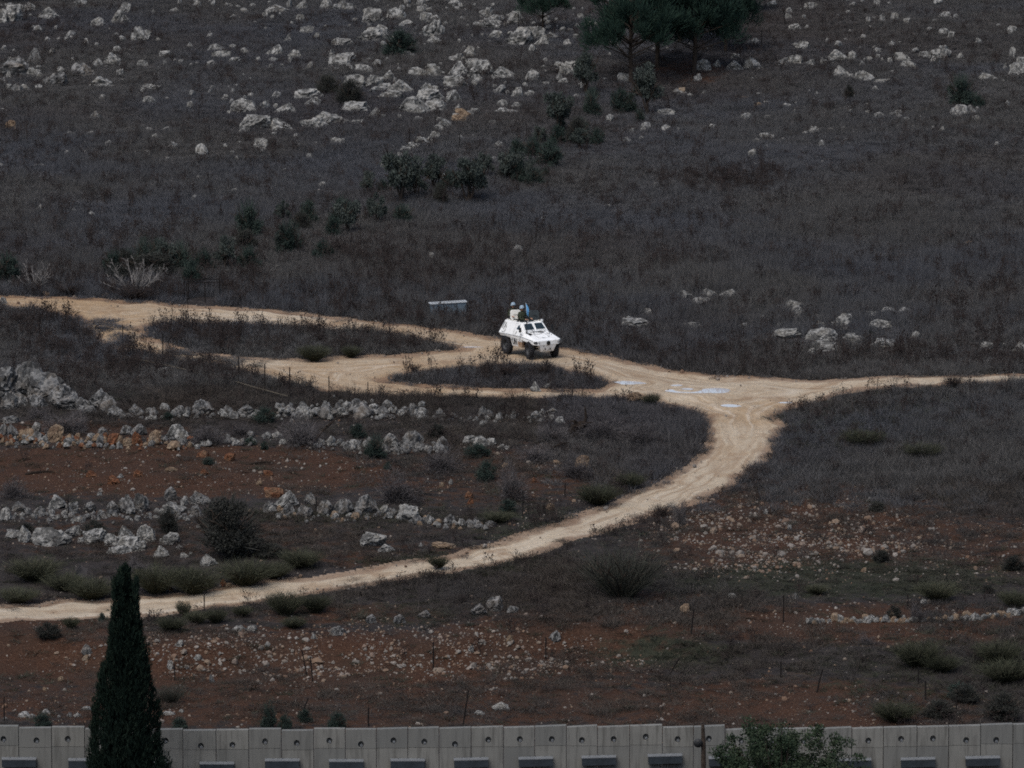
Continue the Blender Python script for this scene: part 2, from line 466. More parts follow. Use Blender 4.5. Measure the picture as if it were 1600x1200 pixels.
def red_at(u, v):
    r = np.zeros_like(u)
    for cx, cy, rx, ry, a in RED: r = np.maximum(r, a * ell(u, v, cx, cy, rx, ry, .5))
    return r
def green_at(u, v):
    r = np.zeros_like(u)
    for cx, cy, rx, ry, a in GREEN: r = np.maximum(r, a * ell(u, v, cx, cy, rx, ry, .5))
    return r
def upper(u, v):                                          # 1 on the far hillside and on the two islands
    line = np.interp(u, [-200, 0, 330, 600, 780, 905, 1040, 1240, 1600, 1800], [456, 459, 477, 502, 526, 544, 574, 589, 583, 578])
    return line - v
def grass_at(u, v):
    a = np.full(u.shape, .08); h = np.full(u.shape, .2)
    for cx, cy, rx, ry, am, hh in GRASS:
        e = am * ell(u, v, cx, cy, rx, ry, .5)
        h = np.where(e > a, hh, h); a = np.maximum(a, e)
    hill = upper(u, v) > -2
    hh = np.interp(v, [-40, 120, 260, 380, 480, 600], [.26, .27, .38, .52, .62, .62])
    hh = hh * (0.75 + .5 * vnoise(u / 90, v / 30, 5))
    isl = (v < 606) & ~hill
    a = np.where(hill, 1.0, a); h = np.where(hill, hh, h)
    a = np.where(isl & (v > 488) & (u > 220), 1.0, a); h = np.where(isl & (u > 220), np.where(u > 600, .46, .5), h)
    a = np.where(isl & (u <= 240), .85, a); h = np.where(isl & (u <= 240), .36, h)
    under = ell(u, v, 1080, 112, 80, 20, .3)
    a = a * (1 - .85 * under)
    return a, h

PUDDLES = []
for (u, v, w, h) in ((989, 598.5, 21, 2.6), (1093, 611, 36, 3.6), (1057, 602.5, 9, 1.2), (1142, 634.5, 12, 2.4), (1228, 629, 9, 1.2), (735, 542.5, 17, 1.2), (1074, 607.5, 8, 1.0)):
    p = G(u, v); q = G(u, v - h); s = ppm(p)
    PUDDLES.append((p.x, p.y, p.z, w / s, max(.22, q.y - p.y)))
# ------------------------------------------------------------------ the ground: one sheet, split along the road edge into two objects that share the border
def build_ground():
    def spaced(core, a, b, n, grow=1.28):
        lo = []; s = core[1] - core[0]; x = core[0]
        while x > a: s *= grow; x -= s; lo.append(max(x, a))
        hi = []; s = core[-1] - core[-2]; x = core[-1]
        while x < b: s *= grow; x += s; hi.append(min(x, b))
        return np.concatenate([np.array(lo[::-1]), core, np.array(hi)])
    xs = spaced(np.arange(-42, 42.01, 0.10), -900, 900, 0)
    ys = spaced(np.concatenate([np.arange(219, 240, .3), np.arange(240, 326, 0.17), np.arange(326, 432, 0.3)]), -300, 1500, 0)
    X, Y = np.meshgrid(xs, ys)
    Z = height(X, Y)
    sd = road_sd(X, Y).reshape(X.shape)
    on = smooth(-.3, .6, sd)
    rut = fbm(sd * 2.2, (X + Y) * .08, 77, 2) - .5
    Z = Z + on * (-0.05 + 0.10 * rut) - smooth(.0, -.5, sd) * 0 
    for (px, py, pz, rx, ry) in PUDDLES:
        rx, ry = rx * 1.15, ry * 1.35
        r = np.sqrt(((X - px) / rx) ** 2 + ((Y - py) / ry) ** 2) + 1.5 * (fbm(X / 1.1 + px, Y / .8, 12, 3) - .5)
        w = smooth(3.2, 1.9, r)
        Z = Z * (1 - w) + (pz - .035 + .085 * smooth(.8, 1.35, r)) * w
    U, V = project(X, Y, Z)
    red, grn = red_at(U, V), green_at(U, V)
    lim = (Y < 200) | (Y > 440)
    red = np.where(lim, 0, red); grn = np.where(lim, 0, grn)
    org = np.clip(smooth(420, 60, U) * .9 + .55 * ell(U, V, 620, 592, 330, 26) + .35 * ell(U, V, 760, 530, 260, 40) + .5 * ell(U, V, 1200, 645, 110, 22) + .15, 0, 1) * (V < 720)
    ny, nx = X.shape
    idx = np.arange(ny * nx).reshape(ny, nx)
    quads = np.stack([idx[:-1, :-1], idx[:-1, 1:], idx[1:, 1:], idx[1:, :-1]], -1).reshape(-1, 4)
    sdc = sd.ravel()[quads].mean(1)
    isroad = sdc > 0
    co = np.stack([X, Y, Z], -1).reshape(-1, 3)
    for name, sel, m in (('ground', ~isroad, 'ground'), ('dirt_road', isroad, 'road')):
        q = quads[sel]
        used, inv = np.unique(q.ravel(), return_inverse=True)
        me = bpy.data.meshes.new(name)
        me.vertices.add(len(used)); me.vertices.foreach_set('co', co[used].ravel())
        me.loops.add(len(q) * 4); me.loops.foreach_set('vertex_index', inv.astype(np.int32).ravel())
        me.polygons.add(len(q)); me.polygons.foreach_set('loop_start', np.arange(0, len(q) * 4, 4, dtype=np.int32))
        me.polygons.foreach_set('use_smooth', np.ones(len(q), bool))
        for an, arr in (('red', red), ('green', grn), ('edge', sd), ('orange', org)):
            a = me.attributes.new(an, 'FLOAT', 'POINT'); a.data.foreach_set('value', arr.ravel()[used].astype(np.float32))
        me.update(); me.validate()
        me.materials.append(M[m])
        tag(link(name, me), kind='structure')
build_ground()

# ------------------------------------------------------------------ mesh builders
class MB:
    def __init__(s): s.v = []; s.f = []; s.t = []
    def add(s, vs, fs, tint=0.5):
        o = len(s.v); s.v.extend(tuple(p) for p in vs); s.f.extend([tuple(i + o for i in f) for f in fs]); s.t.extend([tint] * len(vs))
    def box(s, c, d, rot=None, taper=1.0):
        x, y, z = d[0] / 2, d[1] / 2, d[2] / 2
        vs = [Vector((sx * x * (taper if sz > 0 else 1), sy * y * (taper if sz > 0 else 1), sz * z)) for sz in (-1, 1) for sy in (-1, 1) for sx in (-1, 1)]
        if rot is not None:
            r = Euler(rot).to_matrix(); vs = [r @ p for p in vs]
        c = Vector(c)
        s.add([p + c for p in vs], [(0, 2, 3, 1), (4, 5, 7, 6), (0, 1, 5, 4), (2, 6, 7, 3), (0, 4, 6, 2), (1, 3, 7, 5)])
    def tube(s, pts, rad, n=6, tint=.5, cap=True):
        pts = [Vector(p) for p in pts]
        rads = rad if isinstance(rad, (list, tuple)) else [rad] * len(pts)
        vs = []; fs = []; prev = None
        for i, p in enumerate(pts):
            d = (pts[min(i + 1, len(pts) - 1)] - pts[max(i - 1, 0)])
            d = d.normalized() if d.length > 1e-9 else Vector((0, 0, 1))
            a = prev - d * prev.dot(d) if prev is not None else d.orthogonal()
            a = a.normalized() if a.length > 1e-6 else d.orthogonal().normalized()
            prev = a; b = d.cross(a)
            for k in range(n):
                w = 2 * math.pi * k / n
                vs.append(p + (a * math.cos(w) + b * math.sin(w)) * rads[i])
        for i in range(len(pts) - 1):
            for k in range(n):
                k2 = (k + 1) % n
                fs.append((i * n + k, i * n + k2, (i + 1) * n + k2, (i + 1) * n + k))
        if cap:
            fs.append(tuple(range(n))[::-1]); fs.append(tuple(range((len(pts) - 1) * n, len(pts) * n)))
        s.add(vs, fs, tint)
    def lathe(s, prof, n=20, axis='Z', c=(0, 0, 0)):
        """prof: (radius, along) pairs"""
        vs = []; fs = []; c = Vector(c)
        for r, h in prof:
            for k in range(n):
                w = 2 * math.pi * k / n
                p = Vector((r * math.cos(w), r * math.sin(w), h))
                if axis == 'Y': p = Vector((p.x, p.z, p.y))
                if axis == 'X': p = Vector((p.z, p.x, p.y))
                vs.append(p + c)
        for i in range(len(prof) - 1):
            for k in range(n):
                k2 = (k + 1) % n
                fs.append((i * n + k, i * n + k2, (i + 1) * n + k2, (i + 1) * n + k))
        s.add(vs, fs)
    def mesh(s, name, m=None, smooth_=False):
        me = bpy.data.meshes.new(name)
        me.from_pydata(s.v, [], s.f)
        if smooth_: me.polygons.foreach_set('use_smooth', [True] * len(me.polygons))
        a = me.attributes.new('tint', 'FLOAT', 'POINT'); a.data.foreach_set('value', np.array(s.t, np.float32))
        if m: me.materials.append(M[m])
        me.update()
        return me
    def build(s, name, m, parent=None, smooth_=False):
        return link(name, s.mesh(name, m, smooth_), parent)

def unit(a): return a / (np.linalg.norm(a, axis=-1, keepdims=True) + 1e-9)

def blades(mb, B, D, L, W, droop=0.0, tint=None):
    """thin tapering strips: base, direction, length, width"""
    n = len(B); D = unit(D)
    S = unit(np.cross(D, rng.normal(size=(n, 3)))) * np.asarray(W).reshape(-1, 1)
    L = np.asarray(L).reshape(-1, 1) * np.ones((n, 1))
    mid = B + D * L * .55
    tip = B + D * L; tip[:, 2] -= (droop * L)[:, 0]
    vs = np.stack([B - S / 2, B + S / 2, mid - S * .4, mid + S * .4, tip], 1).reshape(-1, 3)
    o = len(mb.v)
    mb.v.extend(map(tuple, vs.tolist()))
    t = rng.random(n) if tint is None else tint
    mb.t.extend(np.repeat(t, 5).tolist())
    for i in range(n):
        k = o + 5 * i
        mb.f.append((k, k + 1, k + 3, k + 2)); mb.f.append((k + 2, k + 3, k + 4))

def leaves(mb, C, D, L, W, tint=None):
    n = len(C); D = unit(D)
    S = unit(np.cross(D, rng.normal(size=(n, 3)))) * np.asarray(W).reshape(-1, 1) / 2
    L = np.asarray(L).reshape(-1, 1)
    vs = np.stack([C, C + D * L * .5 + S, C + D * L, C + D * L * .5 - S], 1).reshape(-1, 3)
    o = len(mb.v)
    mb.v.extend(map(tuple, vs.tolist()))
    t = rng.random(n) if tint is None else tint
    mb.t.extend(np.repeat(t, 4).tolist())
    mb.f.extend([(o + 4 * i, o + 4 * i + 1, o + 4 * i + 2, o + 4 * i + 3) for i in range(n)])

# ------------------------------------------------------------------ rocks
def rock_mesh(name, seed, sub, m, squash=1.0, rough=1.0, blocky=0.0):
    """a weathered limestone lump about one unit wide, one unit tall, standing on z = 0"""
    bm = bmesh.new()
    bmesh.ops.create_icosphere(bm, subdivisions=sub, radius=0.5)
    off = Vector((seed * 13.7, seed * 5.3, seed * 7.9))
    rr_ = random.Random(seed)
    planes = []
    for _ in range(11):
        n_ = Vector((rr_.gauss(0, 1), rr_.gauss(0, 1), rr_.gauss(.25, .8))).normalized()
        planes.append((n_, rr_.uniform(.27, .43)))
    for v in bm.verts:
        p = v.co.copy(); d = p.normalized()
        if blocky:
            mx = max(abs(d.x), abs(d.y), abs(d.z)); p = p.lerp(d * 0.5 / mx * .82, blocky)
        r = 1 + .42 * rough * mnoise.noise(d * 1.2 + off) + .22 * rough * mnoise.noise(d * 2.6 + off)
        p = p * r
        for (n_, k_) in planes:
            e = p.dot(n_) - k_
            if e > 0: p = p - n_ * e * .93
        cr = mnoise.voronoi(d * 2.0 + off)[0]
        r = 1 - .20 * rough * max(0, .10 - (cr[1] - cr[0])) / .10
        r += .085 * rough * mnoise.noise(d * 5 + off) + .07 * rough * mnoise.noise(d * 11 + off) + .05 * rough * mnoise.noise(d * 21 + off)
        p = p * r
        if p.z < 0: p.z *= .55
        v.co = p
    zs = [v.co.z for v in bm.verts]; xs = [v.co.x for v in bm.verts]; ys = [v.co.y for v in bm.verts]
    z0 = min(zs) + .12 * (max(zs) - min(zs))
    for v in bm.verts:
        v.co.x = (v.co.x - (max(xs) + min(xs)) / 2) / (max(xs) - min(xs))
        v.co.y = (v.co.y - (max(ys) + min(ys)) / 2) / (max(ys) - min(ys))
        v.co.z = (v.co.z - z0) / (max(zs) - z0)
    me = bpy.data.meshes.new(name)
    bm.to_mesh(me); bm.free()
    me.polygons.foreach_set('use_smooth', [False] * len(me.polygons))
    me.materials.append(M[m])
    return me
BOULD = {k: [rock_mesh('boulder', 10 * j + i, 4, k, rough=[1, .8, 1.25, .9, 1.1, 1.0][i % 6], blocky=[0, .5, .2, .7, 0, .35][i % 6]) for i in range(n)]
         for j, (k, n) in enumerate((('rock', 8), ('greyrock', 6), ('tanrock', 3), ('orangerock', 3)))}
STONES = {k: [rock_mesh('stone', 50 + 10 * j + i, 2, k, rough=.75, blocky=[.5, .2, .8, .4, .6][i % 5]) for i in range(n)]
          for j, (k, n) in enumerate((('rock', 4), ('greyrock', 5), ('tanrock', 3), ('orangerock', 2)))}
PEBBLES = [rock_mesh('pebble', 90 + i, 1, 'stone', rough=.5, blocky=.5) for i in range(5)]
footprints = []                                           # x, y, half width, half depth

def put_rock(u, v, w, h, kind='rock', parent=None, pool=None, sink=0.12, name='boulder', dz=0.0, clear=True):
    p = G(u, v); s = ppm(p)
    W, H = max(.08, w / s), max(.06, h / s)
    D = W * random.uniform(.6, .9)
    pl = (pool or BOULD)[kind]
    # the rock's visible foot is near its front edge: its centre stands half a depth behind
    y = p.y + D * .35
    z = float(height(p.x, y))
    drop = (z - p.z)
    o = link(name, random.choice(pl), parent)
    loc = Vector((p.x, y, z - drop * .6 - sink + dz))
    o.location = loc if parent is None else loc - parent.location
    o.rotation_euler = (random.uniform(-.12, .12), random.uniform(-.12, .12), random.choice((0, math.pi)) + random.uniform(-.5, .5))
    o.scale = (W * 1.05, D, H + sink)
    if clear: footprints.append((p.x, y, W * .5, D * .5))
    return o

# landmarks that labels lean on: name -> (u, v)
LM = {'the white armoured vehicle': (828, 530), 'the tall pine group': (1040, 100), 'the blue grey trough': (700, 485), 'the rusty pipe frame': (318, 460), 'the small left bare shrub': (52, 440),
      'the fan-shaped bare shrub': (212, 440), 'the tall cypress': (195, 1000), 'the big dark round bush': (358, 830), 'the big wispy bush below the track': (972, 890), 'the long low stone row': (1430, 968),
      'the fork of the tracks': (1150, 630), 'the largest grey outcrop': (60, 610), 'the square dark shrub on the slope': (1502, 150), 'the uprooted stump': (903, 665), 'the pale diagonal stone line': (660, 225),
      'the tallest wild olive': (628, 290), 'the twin-peaked pale boulder': (828, 60), 'the tan leaning boulder': (910, 722), 'the upper left corner': (40, 20), 'the upper right corner': (1570, 20),
      'the lower right corner': (1560, 1120), 'the small left pine': (849, 30)}
registry = {}                                             # noun -> list of (object, u, v, description, category, group)
def register(noun, o, u, v, desc, cat, group): registry.setdefault(noun, []).append((o, u, v, desc, cat, group))
ORD = ['nearest', 'second', 'third', 'fourth', 'fifth', 'sixth', 'seventh', 'eighth', 'ninth', 'tenth', 'eleventh', 'twelfth', 'thirteenth', 'fourteenth', 'fifteenth', 'sixteenth', 'seventeenth', 'eighteenth',
       'nineteenth', 'twentieth'] + ['%dth' % k for k in range(21, 60)]
def write_labels():
    for noun, items in registry.items():
        buckets = {}
        for it in items:
            _, u, v = it[:3]
            lm = min(LM, key=lambda k: math.hypot(LM[k][0] - u, (LM[k][1] - v) * 1.6))
            du, dv = u - LM[lm][0], (v - LM[lm][1]) * 1.6
            if abs(du) > abs(dv): d = 'right of' if du > 0 else 'left of'
            else: d = 'downhill of' if dv > 0 else 'uphill of'
            if 'corner' in lm: d = 'out from'
            buckets.setdefault((lm, d), []).append((math.hypot(du, dv), it))
        for (lm, d), lst in buckets.items():
            lst.sort(key=lambda q: q[0])
            for i, (_, (o, u, v, desc, cat, group)) in enumerate(lst):
                w = ORD[i] + (' nearest' if i else '')
                if len(lst) == 1: txt = f'{desc} {noun} {d} {lm}, the only one there'
                else: txt = f'{desc} {noun}, {w} {d} {lm}'
                ws = txt.split()
                if len(ws) > 16: txt = f'{noun}, {w} {d} {lm}' if len(lst) > 1 else f'{desc} {noun} {d} {lm}'
                tag(o, txt, cat, group)

def rock_desc(w, h, kind):
    c = {'rock': 'pale', 'greyrock': 'grey', 'tanrock': 'tan', 'orangerock': 'rusty orange'}[kind]
    r = w / h
    s = 'flat' if r > 2.8 else 'broad' if r > 1.8 else 'upright' if r < 1.1 else 'rounded'
    z = 'large ' if w > 34 else 'small ' if w < 13 else ''
    return f'{z}{s} {c}'

K = 1 / 2.963
TILE_A = [(45,95,100,70),(0,100,70,60),(225,80,95,45),(135,45,60,35),(370,20,50,30),(450,122,62,42),(550,105,85,60),(580,60,60,50),(655,190,70,70),(615,190,40,30),(160,285,55,65),(75,350,125,85),(155,345,50,35),
 (265,390,75,55),(215,385,50,30),(385,345,90,55),(450,300,60,30),(515,290,75,45),(560,345,40,26),(460,400,110,45),(75,425,60,35),(10,390,40,30),(660,300,50,22),(690,415,80,25),(690,475,60,30),(735,190,30,18),(765,295,40,20),
 (770,260,60,25),(840,290,30,15),(1020,270,75,35),(1000,235,70,30),(980,305,45,25),(1090,290,55,25),(1075,220,40,15),(1130,245,45,25),(1270,250,75,45),(1270,280,50,15),(1365,265,60,35),(1345,285,20,25),(1420,150,55,30),
 (1300,55,125,28),(1395,35,50,40),(1335,190,40,35),(1430,320,35,35),(1470,175,35,25),(1570,210,65,35),(1570,300,85,45),(1530,250,40,25),(1130,520,110,65),(1220,505,60,40),(1190,595,135,65),(1320,525,110,45),
 (1295,605,130,50),(1430,460,120,45),(1450,490,90,35),(1450,590,100,45),(1530,570,150,50),(1130,610,60,20),(435,550,55,35),(690,610,50,22),(765,603,60,12),(800,680,45,25),(1205,690,65,50),(1097,738,25,15),
 (1500,870,50,30),(1470,895,40,20),(915,835,40,20),(200,750,25,14),(180,770,60,10),(345,975,40,12),(340,625,70,15),(420,625,60,18),(485,605,40,10),(1440,730,45,20),(910,30,40,30),(800,50,50,15),(710,60,30,15),
 (1225,75,30,18),(1390,90,35,25),(1505,35,50,40),(1575,45,70,40),(880,500,40,30),(1565,660,60,20)]
TILE_B = [(50,45,90,30),(155,105,80,70),(265,85,85,50),(310,118,100,25),(400,95,50,40),(435,175,85,90),(450,200,80,30),(145,185,110,55),(210,180,30,25),(250,190,40,35),(30,210,70,30),(320,265,60,30),(40,290,90,45),
 (105,325,60,28),(680,80,50,50),(700,130,80,50),(725,170,60,30),(820,110,80,60),(835,205,110,75),(905,175,70,55),(940,205,60,45),(980,170,60,20),(620,300,60,30),(545,285,60,40),(605,250,50,40),(665,345,90,70),
 (625,310,60,40),(560,345,90,60),(440,345,80,50),(360,345,75,35),(750,360,110,50),(535,400,110,50),(415,415,60,30),(225,365,55,40),(160,400,70,50),(70,400,100,55),(200,430,120,45),(275,430,110,60),(230,455,110,35),
 (420,465,110,50),(530,470,65,55),(345,520,115,70),(440,510,100,50),(545,510,35,30),(75,515,130,40),(165,535,60,35),(85,570,60,15),(10,570,40,30),(895,365,60,40),(1055,340,80,50),(1020,365,40,35),(1075,310,60,25),
 (825,450,50,45),(875,440,50,20),(755,490,50,28),(820,495,55,22),(770,520,80,20),(955,388,35,10),(1130,415,30,40),(1100,455,40,20),(740,675,60,20),(1510,530,80,25),(1565,430,80,20),(1350,610,30,18),(1410,605,25,15),
 (1330,650,40,15),(1400,645,30,15),(1120,80,40,20),(1100,125,40,20),(1170,115,60,15),(720,572,50,15),(460,560,40,15),(370,555,50,15),(640,380,60,35)]
TILE_C = [(610,40,50,30),(515,58,50,22),(515,85,40,25),(580,85,30,18),(540,135,55,25),(595,130,40,15),(350,200,50,25),(575,225,65,35),(545,212,25,15),(345,315,80,50),(255,318,85,35),(180,305,40,28),(115,320,70,45),
 (365,325,30,12),(265,265,50,20),(485,300,50,35),(540,290,65,35),(610,295,50,20),(730,272,100,38),(805,275,45,40),(670,290,30,25),(880,285,30,25),(855,300,30,20),(925,270,25,20),(945,285,25,20),(980,290,25,25),
 (1040,280,70,38),(1140,262,50,25),(1220,265,68,55),(1190,285,45,28),(1310,265,40,20),(1065,310,70,28),(755,355,85,48),(800,360,40,20),(860,370,80,42),(940,385,75,18),(1435,365,85,30),(1545,265,30,50),(1580,350,80,65),
 (1590,300,40,40),(1515,315,30,25),(1000,90,40,35),(945,95,30,30),(1230,80,60,25),(1060,105,40,22),(920,20,40,40),(1230,155,50,25),(1265,172,38,28),(1390,198,40,25),(770,190,30,15),(415,548,45,14),
 (120,435,30,15),(640,438,45,15),(935,542,50,20),(1000,532,50,12),(1025,525,50,15),(1215,610,40,28),(765,600,25,15),(705,605,30,15),(640,608,60,20),(665,675,30,18),(400,640,50,25),(440,645,30,20),(365,660,40,20),(1085,590,30,10),(90,370,30,30)]
TILE_D = [(35,190,75,30),(145,180,80,25),(230,180,80,25),(100,220,110,22),(545,235,105,28),(555,262,75,28),(560,290,30,20),(755,335,85,65),(640,285,50,12),(900,275,60,12),(945,328,105,30),(1045,265,80,25),
 (970,255,80,15),(505,373,125,32),(665,385,135,45),(690,430,125,35),(615,445,35,15),(810,395,75,35),(950,418,90,35),(1100,385,40,35),(1425,425,55,25),(1580,432,60,35),(395,292,25,15),(460,325,40,15),(300,330,60,15),
 (60,325,100,15),(655,320,60,14),(1505,413,20,10),(-190,325,140,25),(-345,222,60,12),(-150,258,60,15)]
for (ox, oy, lst) in ((0, 0, TILE_A), (530, 0, TILE_B), (1060, 0, TILE_C), (1060, 400, TILE_D)):
    for (zx, zy, zw, zh) in lst:
        u, v, w, h = ox + zx * K, oy + zy * K, zw * K, zh * K
        kind = 'rock'
        if ox == 0 and zx < 460 and zy > 150 and random.random() < .6: kind = 'greyrock'
        flat = 1.22 if w > 16 else 1.08
        if oy == 400: o = put_rock(u, v + 3, w * 1.2, h + 3.5, kind, sink=.1); footprints.append((o.location.x, o.location.y - .9, o.scale.x * .55, 1.2))
        else: o = put_rock(u, v + 2, w * flat, h * .98 + 2, kind, sink=.2)
        if (zx, zy, ox) == (835, 205, 530):
            tag(o, 'pale twin-peaked boulder, left part, standing below the small left pine', 'boulder', 'limestone boulders on the upper slope'); continue
        register('boulder', o, u, v, rock_desc(w, h, kind), 'boulder', 'limestone boulders on the upper slope')
# odd coloured ones and lone stones in the lower fields
for (u, v, w, h, kind) in [(17, 203, 20, 15, 'tanrock'), (1184, 168, 13, 8, 'tanrock'), (1161, 155, 20, 4, 'tanrock'), (1063, 145, 17, 8, 'tanrock'), (1512, 385, 14, 8, 'tanrock'),
        (317, 714, 20, 9, 'orangerock'), (358, 720, 17, 11, 'orangerock'), (142, 745, 20, 9, 'orangerock'), (177, 757, 22, 13, 'orangerock'), (216, 745, 15, 10, 'orangerock'), (319, 741, 17, 8, 'orangerock'), (420, 743, 15, 8, 'orangerock'),
        (189, 746, 13, 6, 'rock'), (267, 736, 20, 5, 'tanrock'), (405, 758, 11, 7, 'tanrock'), (429, 777, 30, 15, 'orangerock'), (155, 774, 9, 6, 'rock'), (910, 732, 26, 20, 'tanrock'), (733, 779, 15, 10, 'orangerock'), (735, 787, 13, 9, 'orangerock'),
        (837, 611, 17, 14, 'rock'), (854, 605, 12, 5, 'rock'), (860, 601, 9, 5, 'rock'), (992, 629, 27, 15, 'tanrock'), (580, 853, 43, 20, 'rock'), (602, 862, 30, 10, 'rock'), (692, 858, 42, 8, 'tanrock'), (658, 854, 10, 5, 'rock'),
        (773, 955, 27, 22, 'greyrock'), (748, 962, 27, 17, 'greyrock'), (800, 957, 20, 10, 'greyrock'), (580, 974, 20, 13, 'greyrock'), (624, 974, 23, 13, 'greyrock'), (663, 966, 23, 12, 'greyrock'), (796, 1004, 11, 11, 'tanrock'), (736, 1018, 11, 11, 'rock'),
        (867, 1003, 20, 15, 'greyrock'), (783, 1110, 32, 11, 'rock'), (749, 1116, 17, 5, 'rock'), (1197, 803, 8, 7, 'rock'), (1359, 782, 13, 5, 'rock'), (1144, 934, 16, 6, 'rock'), (1242, 935, 10, 9, 'greyrock'), (1444, 944, 13, 6, 'rock'),
        (1070, 957, 15, 13, 'tanrock'), (1234, 828, 9, 8, 'rock'), (1350, 893, 9, 6, 'tanrock'), (1113, 879, 6, 6, 'tanrock'), (349, 916, 14, 11, 'orangerock'), (357, 917, 12, 6, 'tanrock'), (268, 924, 7, 6, 'tanrock'), (372, 985, 24, 6, 'rock'), (392, 985, 20, 7, 'rock'),
        (136, 1026, 17, 16, 'greyrock'), (134, 1033, 11, 8, 'tanrock'), (309, 1032, 15, 7, 'rock'), (265, 1048, 11, 14, 'rock'), (331, 1066, 9, 13, 'greyrock'), (525, 992, 30, 14, 'greyrock'), (490, 998, 9, 7, 'rock'), (418, 1010, 8, 5, 'rock'), (280, 1010, 14, 9, 'rock'),
        (95, 1063, 10, 6, 'tanrock'), (70, 1079, 9, 5, 'tanrock'), (5, 473, 12, 9, 'rock'), (72, 462, 12, 6, 'tanrock'), (165, 463, 12, 5, 'tanrock'), (255, 583, 20, 8, 'rock'), (277, 592, 14, 6, 'rock'), (298, 592, 16, 8, 'greyrock'), (115, 555, 6, 4, 'rock'),
        (789, 731, 11, 7, 'tanrock'), (870, 725, 15, 5, 'tanrock'), (704, 757, 7, 8, 'rock'), (690, 760, 8, 6, 'tanrock'), (835, 753, 8, 7, 'orangerock'), (860, 796, 17, 9, 'tanrock'), (380, 448, 14, 5, 'rock'), (445, 465, 12, 5, 'rock'), (435, 419, 12, 5, 'rock'), (380, 432, 14, 4, 'rock')]:
    o = put_rock(u, v + 1, w, h + 1, kind, sink=.06)
    if (u, v) == (910, 732): tag(o, 'large tan leaning boulder among grey shrubs below the uprooted stump', 'boulder', 'loose rocks in the lower fields'); continue
    register('rock', o, u, v, rock_desc(w, h, kind), 'rock', 'loose rocks in the lower fields')

# ------------------------------------------------------------------ outcrops and rubble walls: one thing each, their stones are parts
def stone_thing(name, u, v, label, cat, group=None):
    p = G(u, v)
    return tag(empty(name, p), label, cat, group)
def stone_run(root, line, n, size, thick, kinds, rise=0.0, pool=STONES):
    """loose stones heaped along a line of pixels"""
    pts = [Vector(p) for p in line]
    seg = [(b - a).length for a, b in zip(pts, pts[1:])]
    for i in range(n):
        d = random.random() * sum(seg)
        for a, b, l in zip(pts, pts[1:], seg):
            if d <= l: break
            d -= l
        c = a.lerp(b, d / l)
        s = random.lognormvariate(math.log(size), .38)
        lift = abs(random.gauss(0, .6)) * rise
        put_rock(c.x + random.gauss(0, 3), c.y + random.gauss(0, thick), s * random.uniform(.8, 1.5), s * random.uniform(.6, 1.0), random.choice(kinds), root, pool, sink=.03, name='stone', dz=lift, clear=(i % 3 == 0))

t = stone_thing('rock_outcrop', 60, 625, 'largest grey pitted outcrop at the left edge above the rubble wall', 'rock outcrop')
for q in [(-5, 622, 70, 46), (38, 618, 60, 54), (70, 622, 60, 40), (98, 630, 52, 28), (15, 640, 34, 26), (34, 638, 24, 24), (60, 638, 30, 20), (108, 640, 36, 18)]: put_rock(*q, 'greyrock', t, name='rock', sink=.1)
t = stone_thing('rock_outcrop', 140, 645, 'grey cracked outcrop humped just right of the largest grey outcrop', 'rock outcrop')
for q in [(105, 640, 50, 22), (128, 643, 36, 20), (156, 642, 40, 34), (172, 646, 30, 28), (182, 652, 28, 18), (140, 648, 26, 14)]: put_rock(*q, 'greyrock', t, name='rock', sink=.1)
t = stone_thing('stone_wall', 420, 648, 'upper grey rubble wall running from the left outcrops towards the uprooted stump', 'stone wall')
for q in [(215, 650, 22, 14), (241, 651, 18, 12), (280, 651, 26, 16), (316, 648, 36, 22), (356, 650, 20, 16), (383, 651, 30, 18), (448, 647, 24, 12), (686, 653, 16, 15), (643, 650, 22, 20), (755, 652, 17, 17), (804, 652, 13, 12), (838, 656, 20, 13), (862, 650, 24, 12)]: put_rock(*q, 'greyrock', t, name='stone', sink=.05)
stone_run(t, [(190, 652), (440, 652), (530, 648)], 85, 6.5, 3.5, ['rock', 'greyrock', 'greyrock'], .12)
stone_run(t, [(430, 650), (540, 646), (665, 650)], 125, 8, 5, ['rock', 'rock', 'greyrock'], .3)
stone_run(t, [(665, 656), (880, 656)], 50, 6, 4, ['rock', 'greyrock'], .05)
t = stone_thing('stone_wall', 150, 690, 'lower tumbled stone wall with orange stones along the top of the red field', 'stone wall')
for q in [(5, 681, 16, 18, 'greyrock'), (20, 683, 18, 20, 'greyrock'), (14, 662, 30, 12, 'greyrock'), (56, 676, 17, 16, 'rock'), (36, 686, 20, 14, 'tanrock'), (57, 690, 22, 16, 'greyrock'), (70, 691, 14, 13, 'rock'), (86, 691, 28, 27, 'tanrock'), (110, 692, 14, 12, 'rock'),
          (142, 688, 16, 11, 'rock'), (158, 696, 17, 18, 'greyrock'), (176, 697, 18, 20, 'orangerock'), (186, 697, 10, 16, 'tanrock'), (198, 697, 17, 12, 'tanrock'), (214, 697, 16, 22, 'orangerock'), (215, 682, 27, 18, 'greyrock'), (242, 694, 22, 22, 'tanrock'), (276, 690, 34, 26, 'rock'), (196, 680, 20, 16, 'greyrock'), (160, 682, 18, 14, 'greyrock'),
          (320, 698, 18, 8, 'rock'), (368, 697, 14, 9, 'rock'), (497, 700, 12, 10, 'rock')]: put_rock(*q[:4], q[4], t, name='stone', sink=.04)
stone_run(t, [(0, 692), (150, 696), (300, 697)], 150, 6, 4.5, ['rock', 'greyrock', 'tanrock', 'tanrock', 'orangerock'], .15)
stone_run(t, [(300, 694), (430, 690), (560, 700)], 85, 6, 5, ['rock', 'greyrock', 'rock'], .08)
